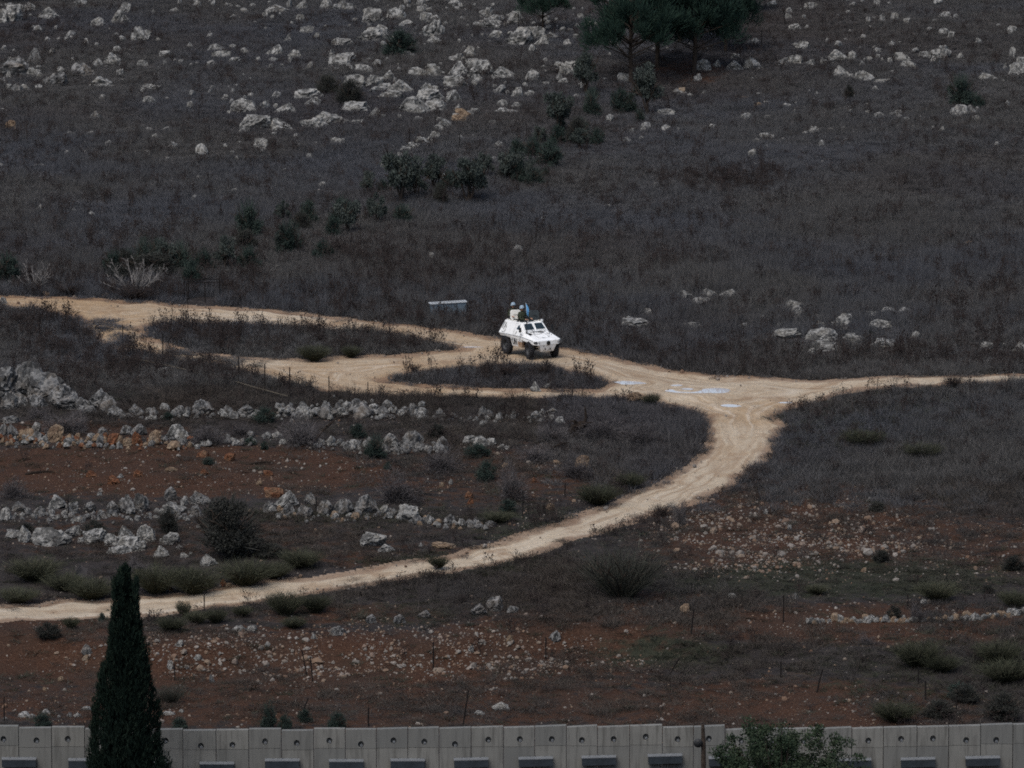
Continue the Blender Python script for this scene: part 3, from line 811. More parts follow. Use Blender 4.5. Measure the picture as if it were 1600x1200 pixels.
t = stone_thing('rock_outcrop', 630, 700, 'grey cracked rubble heap in the middle of the lower wall line', 'rock outcrop')
for q in [(545, 706, 20, 16), (612, 702, 30, 24), (640, 702, 34, 30), (600, 710, 22, 16), (655, 706, 24, 16), (690, 700, 20, 18), (622, 710, 18, 12), (650, 694, 26, 18)]: put_rock(*q, 'greyrock', t, name='rock', sink=.08)
stone_run(t, [(540, 700), (700, 706)], 50, 7, 5, ['greyrock', 'rock'], .15)
t = stone_thing('rock_outcrop', 752, 698, 'pale low outcrop behind a green shrub, right of the rubble heap', 'rock outcrop')
for q in [(735, 696, 24, 14), (752, 698, 26, 16), (768, 697, 20, 12), (786, 704, 18, 9)]: put_rock(*q, 'rock', t, name='rock', sink=.06)
t = stone_thing('stone_wall', 330, 800, 'long wall of big grey stones crossing behind the big dark round bush', 'stone wall')
for q in [(8, 812, 18, 20), (30, 800, 24, 16), (60, 806, 22, 14), (88, 796, 32, 22), (112, 803, 22, 18), (139, 802, 22, 18), (176, 804, 22, 20), (199, 804, 30, 30), (220, 801, 28, 32), (266, 784, 24, 22), (287, 790, 14, 14), (312, 790, 34, 20), (270, 804, 32, 18), (306, 807, 22, 18),
          (448, 792, 38, 24), (420, 801, 24, 18), (449, 805, 22, 18), (474, 808, 28, 18), (486, 790, 20, 20), (506, 805, 28, 26), (532, 804, 28, 24), (572, 804, 38, 30), (545, 802, 20, 20), (600, 802, 15, 12), (614, 808, 14, 14), (638, 813, 34, 22), (654, 820, 22, 13), (673, 818, 17, 14), (702, 821, 21, 17), (732, 823, 14, 12), (746, 824, 18, 13), (765, 825, 20, 11)]:
    put_rock(*q, random.choice(['greyrock', 'greyrock', 'rock']), t, name='stone', sink=.05)
stone_run(t, [(0, 812), (220, 808), (310, 808)], 115, 5.5, 5, ['greyrock', 'rock', 'rock'], .05)
stone_run(t, [(420, 808), (600, 810), (770, 828)], 110, 5.5, 4, ['greyrock', 'rock', 'tanrock'], .05)
t = stone_thing('rock_outcrop', 80, 850, 'row of three pale humped rocks left of the flat pale ledge', 'rock outcrop')
for q in [(20, 842, 24, 13), (40, 848, 26, 27), (80, 854, 64, 28), (114, 840, 34, 18), (128, 848, 14, 8)]: put_rock(*q, 'rock', t, name='rock', sink=.08)
t = stone_thing('rock_outcrop', 200, 850, 'pale cracked ledge of rock left of the big dark round bush', 'rock outcrop')
for q in [(152, 850, 42, 20), (198, 848, 30, 26), (228, 846, 32, 26), (202, 860, 46, 20), (186, 867, 40, 12), (176, 853, 30, 18), (218, 862, 26, 14)]: put_rock(*q, 'rock', t, name='rock', sink=.08)
for q, lb in (((264, 853, 33, 19), 'rounded grey boulder close against the left side of the big dark round bush'), ((251, 872, 27, 18), 'pale knobbly boulder below the pale cracked ledge'), ((326, 885, 30, 18), 'half buried tan grey boulder between green brooms below the big dark round bush')):
    tag(put_rock(*q, 'rock', sink=.06), lb, 'boulder', 'boulders by the big dark round bush')
for q in ((280, 861, 10, 9), (288, 872, 14, 7), (298, 868, 7, 5)): register('rock', put_rock(*q, 'rock', sink=.03), q[0], q[1], rock_desc(q[2], q[3], 'rock'), 'rock', 'loose rocks in the lower fields')
t = stone_thing('stone_row', 1430, 970, 'long low row of small pale stones on red earth at the right edge', 'stone row')
for i in range(115):
    u = 1262 + 340 * (i + random.random()) / 115
    v = float(np.interp(u, [1262, 1400, 1470, 1540, 1600], [973, 972, 970, 967, 960])) + random.gauss(0, 1.2)
    s = random.lognormvariate(math.log(6), .35)
    put_rock(u, v, s * 1.2, s, random.choice(['rock', 'rock', 'tanrock']), t, STONES, sink=.02, name='stone', clear=False)
put_rock(1585, 961, 10, 9, 'rock', t, STONES, sink=.02, name='stone')
t = stone_thing('stone_row', 660, 225, 'pale diagonal line of stones climbing the slope towards the scattered boulders', 'stone row')
for q in [(712, 190, 15, 11), (722, 186, 20, 14), (733, 184, 14, 9), (742, 177, 14, 6), (717, 193, 20, 12), (695, 200, 18, 12), (686, 206, 14, 10), (679, 218, 16, 11), (672, 224, 12, 9), (658, 226, 18, 11), (646, 233, 15, 9), (634, 237, 14, 7), (607, 262, 16, 8), (599, 264, 11, 6), (625, 246, 8, 6), (615, 253, 7, 5)]:
    put_rock(q[0], q[1], q[2] * 1.25, q[3] + 2, 'rock' if q[0] not in (717, 722) else 'tanrock', t, name='stone', sink=.08)
t = stone_thing('stone_heap', 1510, 184, 'low heap of pale stones under the square dark shrub on the slope', 'stone heap')
stone_run(t, [(1486, 180), (1532, 178)], 40, 7, 2.5, ['rock', 'greyrock'], .15)
put_rock(1528, 189, 22, 8, 'rock', t, name='stone')
t = stone_thing('stone_row', 60, 1122, 'broken row of pale stones just behind the concrete wall left of the cypress', 'stone row')
for q in [(38, 1122, 20, 8), (72, 1116, 14, 7), (108, 1121, 9, 8), (120, 1121, 12, 7), (135, 1110, 15, 6), (8, 1125, 8, 5), (50, 1123, 12, 7), (92, 1122, 7, 5), (262, 1118, 22, 6), (283, 1114, 8, 5)]: put_rock(*q, 'rock', t, STONES, sink=.03, name='stone')

# ------------------------------------------------------------------ the concrete wall in front: blocks with lifting holes, steel boxes over every second joint
WY = 216.0
JOINTS = [-22, 28.7, 80.3, 132, 183, 234, 285.5, 337.5, 388.5, 439.4, 490, 539.5, 588, 637, 686, 736, 786.5, 835.4, 885, 933.6, 984, 1035, 1083.6, 1133, 1183, 1232, 1281.5, 1331, 1380.6, 1433, 1482.5, 1532.5, 1583, 1634, 1685]
TOPS = [1135, 1137.8, 1136.5, 1140, 1140, 1140.5, 1141.5, 1141, 1139.5, 1142, 1139, 1140, 1139, 1138, 1138, 1137, 1137, 1135, 1135.5, 1136, 1134, 1137, 1135, 1140, 1139.5, 1139, 1138, 1138.5, 1136.5, 1136, 1134.5, 1132.5, 1131.5, 1131]
HOLES = [21, 20, 19, 20, 20, 18, 25, 24, 20, 20, 19, 24, 19, 22, 26, 20, 19, 21, 22, 20, 18, 19, 20, 18, 20, 20, 20, 20, 19, 19, 23, 25, 18, 19]
SW = ppm(at_y(800, 1140, WY))
wall = tag(empty('concrete_wall', (0, WY, -11.4)), 'grey concrete barrier of square blocks with round holes and steel boxes along the foreground', 'wall')

def block_mesh(w, h, slope, hx, hz, r=.115):
    """front face at y = 0 with a round recess, body behind it, top edge sloping"""
    mb = MB(); d = .28; n = 16
    x0, x1 = -w / 2, w / 2
    def rim(a):                                           # where a ray from the hole's centre leaves the block's outline
        c, s = math.cos(a), math.sin(a)
        ks = []
        if c > 1e-6: ks.append((x1 - hx) / c)
        if c < -1e-6: ks.append((x0 - hx) / c)
        if s > 1e-6: ks.append((h / 2 - hz) / s)
        if s < -1e-6: ks.append((-h / 2 - hz) / s)
        k = min(ks)
        return hx + c * k, hz + s * k
    def sl(x, z): return z + slope * (x / w) * (z / h + .5)
    angs = sorted([2 * math.pi * k / n for k in range(n)] + [math.atan2(sz * h / 2 - hz, sx * w / 2 - hx) % (2 * math.pi) for sx in (-1, 1) for sz in (-1, 1)])
    N = len(angs)
    outer = [rim(a) for a in angs]
    V = [(x, 0, sl(x, z)) for x, z in outer]
    V += [(hx + r * math.cos(a), 0, hz + r * 1.15 * math.sin(a)) for a in angs]
    V += [(hx + .9 * r * math.cos(a), .14, hz + r * 1.0 * math.sin(a)) for a in angs]
    V += [(x, d, sl(x, z)) for x, z in outer]
    F = []
    for i in range(N):
        j = (i + 1) % N
        F += [(i, j, N + j, N + i), (N + i, N + j, 2 * N + j, 2 * N + i), (i, 3 * N + i, 3 * N + j, j)]
    F += [tuple(range(2 * N, 3 * N)), tuple(range(3 * N, 4 * N))[::-1]]
    mb.add(V, F)
    return mb.mesh('upper_block', 'concrete')
mb = MB()
mb.lathe([(.018, -.02), (.024, -.025), (.052, -.02), (.056, .05), (.02, .05), (.018, -.02)], 12, 'Y', (.02, .03, -.055))
socket_me = mb.mesh('lifting_socket', 'galvlip')
for i in range(len(JOINTS) - 1):
    uc = (JOINTS[i] + JOINTS[i + 1]) / 2
    w = (JOINTS[i + 1] - JOINTS[i]) / SW - .03
    top = at_y(uc, TOPS[i], WY)
    h = 30.5 / SW
    yo = random.uniform(-.02, .02) + (.02 if i % 2 else 0)
    slope = random.uniform(-.01, .03) if i < 12 else random.uniform(.03, .07)
    hz = h / 2 - HOLES[i] / SW; hx = random.uniform(-.03, .06)
    b = link('block', block_mesh(w, h, slope, hx, hz), wall, (top.x, yo, top.z - h / 2 + 11.4))
    s = link('lifting_socket', socket_me, b, (hx, .01, hz))
    mb = MB()
    hb = top.z - h - .014 + 11.4
    prev_h = .98
    x0, x1 = -w / 2, w / 2
    mb.box((0, .14, -prev_h / 2), (w, .27, prev_h))
    b2 = mb.build('block', 'concrete', wall); b2.location = (top.x, yo - .004, hb)
    mb = MB(); rest = hb - prev_h - .014
    mb.box((0, .14, -rest / 2), (w, .27, rest))
    b3 = mb.build('block', 'concrete', wall); b3.location = (top.x, yo - .002, hb - prev_h - .014)
# a thin dark core closes the view through the joints
mb = MB(); mb.box((0, .25, 3.6), (46, .05, 7.2)); mb.build('backing_strip', 'chassis', wall)
BOXES = [(30, 1185), (134, 1186.5), (235, 1189), (339, 1192), (441, 1187), (541, 1188), (637, 1187), (736, 1185.5), (837, 1184), (935.5, 1182), (1039, 1179.5), (1134, 1183), (1235, 1186), (1334, 1186.5), (1434, 1185), (1535, 1183)]
mb = MB(); L, H, D = 1.29, .30, .22
mb.add([(-L/2, -D, -H), (L/2, -D, -H), (L/2, -D, -.02), (-L/2, -D, -.02), (-L/2, 0, -H), (L/2, 0, -H), (L/2, 0, .03), (-L/2, 0, .03)], [(0, 1, 2, 3), (3, 2, 6, 7), (0, 3, 7, 4), (1, 5, 6, 2), (0, 4, 5, 1), (4, 7, 6, 5)])
box_me = mb.mesh('steel_box', 'galv')
mb = MB(); mb.box((0, -D / 2 - .004, .012), (L + .03, D + .02, .03), (R(12), 0, 0)); lip_me = mb.mesh('lip', 'galvlip')
mb = MB()
mb.lathe([(0, .05), (.022, .05), (.022, 0)], 6); bolt_me = mb.mesh('bolt', 'galvlip')
for i, (u, v) in enumerate(BOXES):
    p = at_y(u, v, WY - .05)
    o = link('steel_box', box_me, wall, (p.x, -.045, p.z + 11.4)); o.rotation_euler = (0, R(-1.5 if i > 6 else 0), 0)
    link('lip', lip_me, o)
    for k in range(3): link('bolt', bolt_me, o, (-.35 + .35 * k, -.05, .02))

# ------------------------------------------------------------------ plants: unit prototypes, copied with shared meshes
def twig_tree(mb, n0, levels, spread, rad, up=.4, n=5, seed=0):
    r = random.Random(seed)
    def grow(p, d, L, rd, lv):
        q = p + d * L
        m_ = p.lerp(q, .5) + Vector((r.gauss(0, 1), r.gauss(0, 1), r.gauss(0, 1))) * L * .06
        mb.tube([p, m_, q], [rd, rd * .85, rd * .65], n, r.random(), False)
        if lv > 0:
            for _ in range(r.choice((2, 3))):
                dd = (d + Vector((r.gauss(0, 1), r.gauss(0, 1), r.gauss(0, .6) + up * .3)) * .55).normalized()
                grow(q, dd, L * r.uniform(.55, .8), rd * .6, lv - 1)
    for k in range(n0):
        a = 2 * math.pi * (k + r.random() * .6) / n0
        s = spread * r.uniform(.5, 1.1)
        grow(Vector((0, 0, 0)), Vector((math.cos(a) * s, math.sin(a) * s, 1)).normalized(), .34 * r.uniform(.8, 1.2), rad, levels)

def rand_sphere(n): return unit(rng.normal(size=(n, 3)))

def crown_clumps(mb, centres, radii, per, L, W, up=.3, out=.5):
    for c, r in zip(centres, radii):
        k = per
        d = rand_sphere(k)
        p = np.asarray(c) + d * (r * rng.random((k, 1)) ** .45) * np.array([1, 1, .8])
        D = rand_sphere(k) + np.array([0, 0, up]) + d * out
        leaves(mb, p, D, L * rng.uniform(.6, 1.3, k), W * rng.uniform(.7, 1.2, k), np.clip(rng.random(k) * .7 + rng.random() * .35 - .05, 0, 1))

def proto_sapling(seed, leaf_m, n=16, per=190, tall=.33):
    mbC, mbT = MB(), MB(); r = np.random.default_rng(seed)
    twig_tree(mbT, 3, 2, .5, .03, seed=seed)
    a = r.random(n) * 6.28; rr = np.sqrt(r.random(n)) * .34
    zc = tall + (1 - tall - .12) * r.random(n) * (1 - (rr / .5) ** 2)
    C = np.stack([rr * np.cos(a), rr * np.sin(a), zc], 1)
    crown_clumps(mbC, C, r.uniform(.08, .17, n), per, .075, .028)
    mbT.tube([(0, 0, -.1), (.02, .01, .2), (0, .02, .55)], [.035, .028, .015], 6)
    return mbC.mesh('crown', leaf_m), mbT.mesh('trunk', 'bark')

def proto_bush(seed, leaf_m, n=26, per=200, L=.07, W=.026):
    """dense rounded bush, foliage down to the ground"""
    mbC, mbT = MB(), MB(); r = np.random.default_rng(seed)
    twig_tree(mbT, 6, 2, .8, .022, seed=seed)
    d = unit(r.normal(size=(n, 3))); d[:, 2] = np.abs(d[:, 2])
    C = d * r.uniform(.12, .40, (n, 1)); C[:, 2] = C[:, 2] * 1.9 + .08
    crown_clumps(mbC, C, r.uniform(.10, .18, n), per, L, W)
    k = 240                                              # loose shoots break the outline
    d = unit(r.normal(size=(k, 3))); d[:, 2] = np.abs(d[:, 2]) + .25
    blades(mbC, d * np.array([.3, .3, .55]), d + r.normal(0, .25, (k, 3)), r.uniform(.18, .36, k), .014)
    return mbC.mesh('crown', leaf_m), mbT.mesh('stems', 'bark')

def proto_fan(seed, leaf_m, n=900, spread=.75, W=.010, curl=.25):
    """wispy stems fanning from the base (broom, dry thorn)"""
    mbC, mbT = MB(), MB(); r = np.random.default_rng(seed)
    a = r.random(n) * 6.28; rr = np.sqrt(r.random(n))
    D = np.stack([np.cos(a) * rr * spread, np.sin(a) * rr * spread, np.ones(n) * r.uniform(.6, 1.1, n)], 1)
    B = np.stack([np.cos(a) * rr * .12, np.sin(a) * rr * .12, r.random(n) * .1], 1)
    lm = .62 + .55 * vnoise(np.cos(a) * 1.7 + seed, np.sin(a) * 1.7 + rr * 1.2, seed)
    blades(mbC, B, D, r.uniform(.5, 1.0, n) * lm, W)
    k = n                                                # side twigs higher up
    i = r.integers(0, n, k); t = r.uniform(.35, .85, k)[:, None]
    blades(mbC, B[i] + unit(D[i]) * t * .8, D[i] + r.normal(0, .5, (k, 3)), r.uniform(.15, .3, k), W * .9)
    twig_tree(mbT, 8, 1, spread * .9, .014, seed=seed)
    return mbC.mesh('foliage', leaf_m), mbT.mesh('stems', 'bark')

def proto_twigs(seed, m, n=3000):
    """a dry grey tangle of twigs, domed"""
    mbC, mbT = MB(), MB(); r = np.random.default_rng(seed)
    d = unit(r.normal(size=(n, 3))); d[:, 2] = np.abs(d[:, 2])
    p = d * (r.random((n, 1)) ** .5) * np.array([.46, .46, .85]) * (.8 + .35 * np.sin(d[:, :1] * 5 + seed))
    D = d * .9 + r.normal(0, .55, (n, 3)) + np.array([0, 0, .25])
    blades(mbC, p, D, r.uniform(.08, .2, n), .0065)
    twig_tree(mbT, 6, 1, .8, .008, seed=seed)
    return mbC.mesh('twigs', m), mbT.mesh('stems', 'grey')

def proto_pine(seed):
    mbC, mbT = MB(), MB(); r = np.random.default_rng(seed)
    n = 95
    t = np.sort(r.random(n)); a = r.random(n) * 6.28
    z = .32 + .66 * t
    rad = .50 * np.sin(np.clip((1.10 - t) * 2.2, 0, 1.57)) * np.sqrt(r.uniform(.15, 1, n))
    C = np.stack([rad * np.cos(a), rad * np.sin(a), z], 1)
    for c in C:
        k = 210; d = rand_sphere(k)
        p = c + d * r.uniform(.06, .14) * rng.random((k, 1)) ** .6 * np.array([1.2, 1.2, .75])
        blades(mbC, p, d * .8 + np.array([c[0] * .8, c[1] * .8, .9]), rng.uniform(.03, .075, k), .0065, 0, np.clip(rng.random(k) * .6 + r.random() * .45 - .05, 0, 1))
    mbT.tube([(0, 0, -.06), (.012, .01, .25), (-.01, 0, .6), (0, 0, .93)], [.026, .022, .014, .004], 8)
    for c in C[::2]:
        zb = max(.12, c[2] - .14); mbT.tube([(0, 0, zb), tuple(c)], [.008, .003], 4, .5, False)
    for k in range(7):
        w = r.random() * 6.28; zb = .1 + .16 * r.random(); mbT.tube([(0, 0, zb), (.2 * math.cos(w), .2 * math.sin(w), zb + .06)], [.006, .002], 4, .5, False)
    return mbC.mesh('crown', 'pine'), mbT.mesh('trunk', 'bark')

def proto_bare(seed, n0=17):
    mb = MB(); rr = random.Random(seed)
    for k in range(n0):
        a = 6.28 * (k + rr.random()) / n0; sp = rr.uniform(.3, 1.9)
        p = Vector((0, 0, 0)); d = Vector((math.cos(a) * sp, math.sin(a) * sp, 1)).normalized(); L = rr.uniform(.7, 1.1)
        pts = [p]
        for q in range(6):
            d = (d + Vector((rr.gauss(0, .12), rr.gauss(0, .12), rr.gauss(.06, .1)))).normalized(); p = p + d * L / 6; pts.append(p)
            if q > 0:
                for _ in range(2):
                    e = (d + Vector((rr.gauss(0, .5), rr.gauss(0, .5), rr.gauss(.1, .35)))).normalized(); l2 = L * rr.uniform(.15, .4) * (1 - q / 9)
                    m_ = p + e * l2 * .5 + Vector((rr.gauss(0, .02), rr.gauss(0, .02), .01)); mb.tube([p, m_, p + e * l2], [.008, .006, .002], 4, rr.random(), False)
                    f_ = (e + Vector((rr.gauss(0, .6), rr.gauss(0, .6), .3))).normalized(); mb.tube([m_, m_ + f_ * l2 * .5], [.005, .002], 3, rr.random(), False)
        mb.tube(pts, [.016, .015, .013, .011, .009, .007, .003], 5, rr.random(), False)
    zmax = max(v[2] for v in mb.v); xm = max(max(abs(v[0]), abs(v[1])) for v in mb.v)
    mb.v = [(v[0] / xm * .5, v[1] / xm * .5, v[2] / zmax) for v in mb.v]
    return (mb.mesh('branches', 'deadwood'),)

PRO = {'olive': [proto_sapling(100 + i, 'olive') for i in range(4)],
       'bushy': [proto_bush(120 + i, 'green') for i in range(3)],
       'dark': [proto_bush(130 + i, 'darkleaf', 40, 260, .05, .016) for i in range(2)],
       'broom': [proto_fan(140 + i, 'broom', 1100, .8, .007) for i in range(4)],
       'wispy': [proto_fan(150 + i, 'olivegrey', 620, .95, .006) for i in range(2)],
       'grey': [proto_twigs(160 + i, 'grey') for i in range(3)],
       'weedy': [proto_fan(170 + i, 'weed', 260, .6, .010) for i in range(2)],
       'pine': [proto_pine(180 + i) for i in range(2)],
       'bare': [proto_bare(190 + i) for i in range(2)]}
WORDS = {'olive': ('wild_olive', 'wild olive', 'grey green', ('crown', 'trunk')), 'bushy': ('green_shrub', 'shrub', 'dense dark green', ('crown', 'stems')), 'dark': ('dark_bush', 'bush', 'dark leafy', ('crown', 'stems')),
         'broom': ('broom_shrub', 'broom', 'olive green wispy', ('foliage', 'stems')), 'wispy': ('wispy_bush', 'bush', 'dark wispy', ('foliage', 'stems')), 'grey': ('dry_shrub', 'dry shrub', 'grey leafless twiggy', ('twigs', 'stems')),
         'weedy': ('weed_clump', 'weed clump', 'brown dry stalky', ('foliage', 'stems')), 'pine': ('pine_tree', 'pine', 'dark green', ('crown', 'trunk')), 'bare': ('bare_shrub', 'bare shrub', 'bleached leafless', ('branches',))}

def put_plant(kind, u, v, w, h, label=None, depth=None, grow=1.0):
    if kind == 'broom': w, h = w * 1.15, h * 1.1
    p = G(u, v); s = ppm(p)
    nm, noun, desc, parts = WORDS[kind]
    W, H = w / s * grow, h / s * grow
    root = empty(nm, (p.x, p.y + .15 * W, float(height(p.x, p.y + .15 * W)) - .03), (0, 0, random.random() * 6.28), (W, W * (depth or random.uniform(.85, 1.1)), H))
    for pn, me in zip(parts, random.choice(PRO[kind])): link(pn, me, root)
    cat = {'pine': 'tree', 'olive': 'tree'}.get(kind, 'shrub' if kind != 'weedy' else 'weeds')
    grp = {'pine': 'pines on the upper slope', 'olive': 'wild olives on the far slope', 'bushy': 'green shrubs', 'dark': 'dark bushes', 'broom': 'brooms by the tracks', 'wispy': 'dark bushes', 'grey': 'grey dry shrubs', 'weedy': 'dry weed clumps', 'bare': 'bleached bare shrubs'}[kind]
    if label: tag(root, label, cat, grp)
    else: register(noun, root, u, v - h / 2, ('tall ' if h > 60 else 'small ' if h < 24 else '') + desc, cat, grp)
    return root

# pines at the top, crowns running out of the frame
for (u, v, w, h, lb) in [(987, 134, 120, 200, 'leftmost tall pine of the group, with bare straight trunk showing'), (1028, 110, 130, 190, 'thick trunked pine standing in the middle of the tall pine group'), (1085, 118, 130, 180, 'wide low pine among pale rocks in the tall pine group'),
                         (1134, 84, 95, 150, 'rightmost pine of the tall group with a thin reddish trunk'), (1064, 70, 130, 190, 'broad pine at the back filling the middle of the tall pine group'), (1172, 20, 60, 70, 'dark pine half hidden behind the right side of the tall group'), (849, 50, 66, 105, 'lone pine left of the tall pine group at the top edge'), (20, 4, 60, 60, 'dark pine cropped by the upper left corner')]:
    o = put_plant('pine', u, v, w * 1.14, h, lb)
PLANTS = [('olive', 628, 324, 56, 86, 'tallest wild olive with a leaning trunk on the far slope'),
 ('olive', 678, 300, 42, 46), ('olive', 732, 320, 58, 72), ('olive', 800, 287, 42, 50), ('olive', 829, 290, 18, 38), ('olive', 574, 307, 24, 30), ('olive', 873, 209, 48, 64), ('bushy', 923, 182, 22, 36), ('olive', 915, 150, 44, 60),
 ('bushy', 933, 226, 22, 22), ('bushy', 970, 178, 30, 34), ('olive', 1012, 180, 48, 64), ('olive', 906, 235, 32, 28), ('olive', 542, 368, 40, 54), ('bushy', 622, 348, 18, 18), ('bushy', 852, 280, 12, 14), ('grey', 766, 268, 24, 22),
 ('bushy', 625, 90, 50, 36), ('dark', 548, 165, 38, 32), ('dark', 513, 150, 40, 28), ('bushy', 388, 374, 38, 54), ('olive', 442, 348, 24, 26), ('bushy', 452, 399, 40, 48), ('bushy', 226, 420, 28, 44), ('bushy', 283, 430, 34, 46),
 ('bushy', 318, 430, 30, 36), ('olive', 351, 425, 36, 44), ('bushy', 388, 427, 32, 37), ('bushy', 10, 448, 44, 46, 'bright green bush at the left edge behind the small bare shrub'), ('dark', 240, 436, 70, 34, 'dark brown brush heap behind the fan-shaped bare shrub'),
 ('bushy', 1502, 168, 38, 46, 'square dark shrub standing on stones on the right-hand slope'), ('bushy', 1530, 170, 16, 16), ('dark', 1327, 155, 16, 16), ('dark', 1359, 532, 28, 18), ('dark', 1100, 448, 10, 10), ('dark', 1012, 464, 22, 13),
 ('bushy', 200, 428, 30, 34), ('bushy', 482, 352, 26, 34), ('olive', 590, 352, 30, 40), ('bushy', 700, 300, 26, 30), ('olive', 650, 312, 36, 44), ('bushy', 520, 372, 22, 28),
 ('grey', 106, 678, 88, 42), ('bushy', 413, 662, 40, 30), ('grey', 324, 696, 68, 38), ('grey', 378, 682, 48, 24), ('grey', 469, 698, 84, 52), ('bushy', 391, 696, 24, 16), ('bushy', 413, 703, 15, 17), ('bushy', 262, 658, 18, 17), ('bushy', 326, 727, 26, 15),
 ('bushy', 559, 685, 28, 28), ('bushy', 586, 718, 40, 46), ('bushy', 606, 735, 15, 17), ('dark', 682, 684, 36, 26), ('bushy', 746, 715, 48, 26), ('grey', 690, 740, 74, 48), ('bushy', 760, 752, 36, 40), ('grey', 621, 786, 82, 58), ('grey', 800, 782, 58, 72),
 ('broom', 935, 791, 62, 34), ('bushy', 793, 801, 32, 24), ('broom', 549, 559, 24, 20), ('broom', 491, 565, 42, 28), ('weedy', 648, 583, 22, 18), ('grey', 835, 722, 60, 34), ('grey', 900, 748, 70, 40), ('grey', 940, 690, 80, 50), ('grey', 1000, 700, 80, 46), ('grey', 860, 690, 60, 32),
 ('broom', 985, 765, 40, 26), ('grey', 60, 655, 40, 24), ('grey', 20, 780, 46, 40),
 ('dark', 358, 874, 116, 112, 'big dark round bush breaking the stone wall above the track'), ('dark', 262, 835, 40, 46), ('dark', 146, 839, 46, 28), ('dark', 40, 832, 32, 15), ('dark', 420, 872, 60, 24),
 ('broom', 52, 910, 74, 40), ('broom', 142, 939, 64, 36), ('broom', 27, 944, 56, 26), ('broom', 243, 931, 64, 50), ('broom', 304, 930, 70, 46), ('broom', 383, 917, 78, 42), ('broom', 470, 890, 54, 32), ('broom', 100, 925, 50, 30), ('broom', 430, 905, 44, 28), ('grey', 215, 898, 60, 30),
 ('broom', 287, 965, 20, 30), ('broom', 307, 975, 32, 22), ('broom', 337, 975, 28, 26), ('broom', 267, 987, 40, 24), ('broom', 445, 964, 50, 44), ('broom', 493, 960, 40, 34), ('broom', 378, 965, 30, 20), ('broom', 459, 983, 36, 18), ('dark', 74, 1002, 48, 30), ('broom', 111, 985, 22, 22),
 ('bushy', 159, 972, 14, 18), ('bushy', 420, 1140, 30, 52), ('bushy', 445, 1140, 24, 30), ('bushy', 476, 1130, 26, 26), ('bushy', 527, 1140, 34, 34), ('bushy', 66, 1137, 30, 28), ('bushy', 280, 1140, 28, 24), ('wispy', 267, 1100, 42, 34),
 ('wispy', 972, 940, 124, 108, 'big wispy bush with bare lower stems just below the track'), ('broom', 685, 889, 26, 22), ('weedy', 1033, 809, 32, 26), ('grey', 1063, 820, 26, 46), ('broom', 778, 818, 40, 20),
 ('dark', 1377, 879, 34, 22), ('dark', 1583, 893, 40, 30), ('broom', 1465, 941, 54, 36), ('dark', 1397, 970, 30, 26), ('grey', 1435, 971, 44, 30), ('broom', 1276, 930, 32, 18), ('dark', 1544, 927, 26, 16), ('broom', 1586, 952, 42, 32),
 ('broom', 1434, 1046, 64, 48), ('broom', 1472, 1052, 50, 30), ('broom', 1560, 1040, 64, 42), ('broom', 1573, 1070, 76, 42), ('dark', 1509, 1100, 52, 32), ('broom', 1400, 1130, 60, 34), ('dark', 1566, 1127, 72, 48), ('grey', 1354, 1009, 32, 22), ('dark', 1470, 1125, 60, 34), ('bushy', 1500, 1090, 50, 28),
 ('broom', 1350, 700, 50, 28), ('broom', 1440, 720, 50, 28), ('weedy', 760, 588, 30, 28), ('weedy', 790, 590, 30, 26), ('weedy', 850, 588, 28, 24), ('weedy', 1020, 632, 36, 22), ('broom', 1016, 634, 26, 20), ('weedy', 1490, 608, 44, 26), ('dark', 1370, 800, 34, 18),
 ('dark', 185, 446, 40, 26), ('weedy', 212, 470, 80, 26), ('weedy', 110, 462, 60, 22)]
_br = random.Random(77)
_bl = [(150, 440), (260, 425), (360, 415), (450, 400), (540, 365), (625, 320), (735, 318), (810, 285), (880, 215), (930, 190), (1000, 165)]
for k in range(34):
    t_ = _br.random() * (len(_bl) - 1); i_ = int(t_); f_ = t_ - i_
    u_ = _bl[i_][0] * (1 - f_) + _bl[i_ + 1][0] * f_ + _br.gauss(0, 24); v_ = _bl[i_][1] * (1 - f_) + _bl[i_ + 1][1] * f_ + _br.gauss(0, 16)
    w_ = _br.uniform(16, 38) * (1 if v_ > 240 else .75)
    PLANTS.append((_br.choice(('bushy', 'bushy', 'olive', 'dark')), u_, v_, w_, w_ * _br.uniform(.8, 1.35)))
for t in PLANTS:
    t = list(t)
    if t[2] < 455 and t[0] in ('olive', 'bushy', 'dark'): t[3] *= 1.28; t[4] = t[4] * 1.22 + 6
    put_plant(*t[:5], *t[5:])
put_plant('bare', 54, 458, 76, 54, 'small bleached bare shrub at the left beside the bright green bush')
put_plant('bare', 212, 464, 118, 66, 'wide fan-shaped bare shrub with pale branches beside the track')

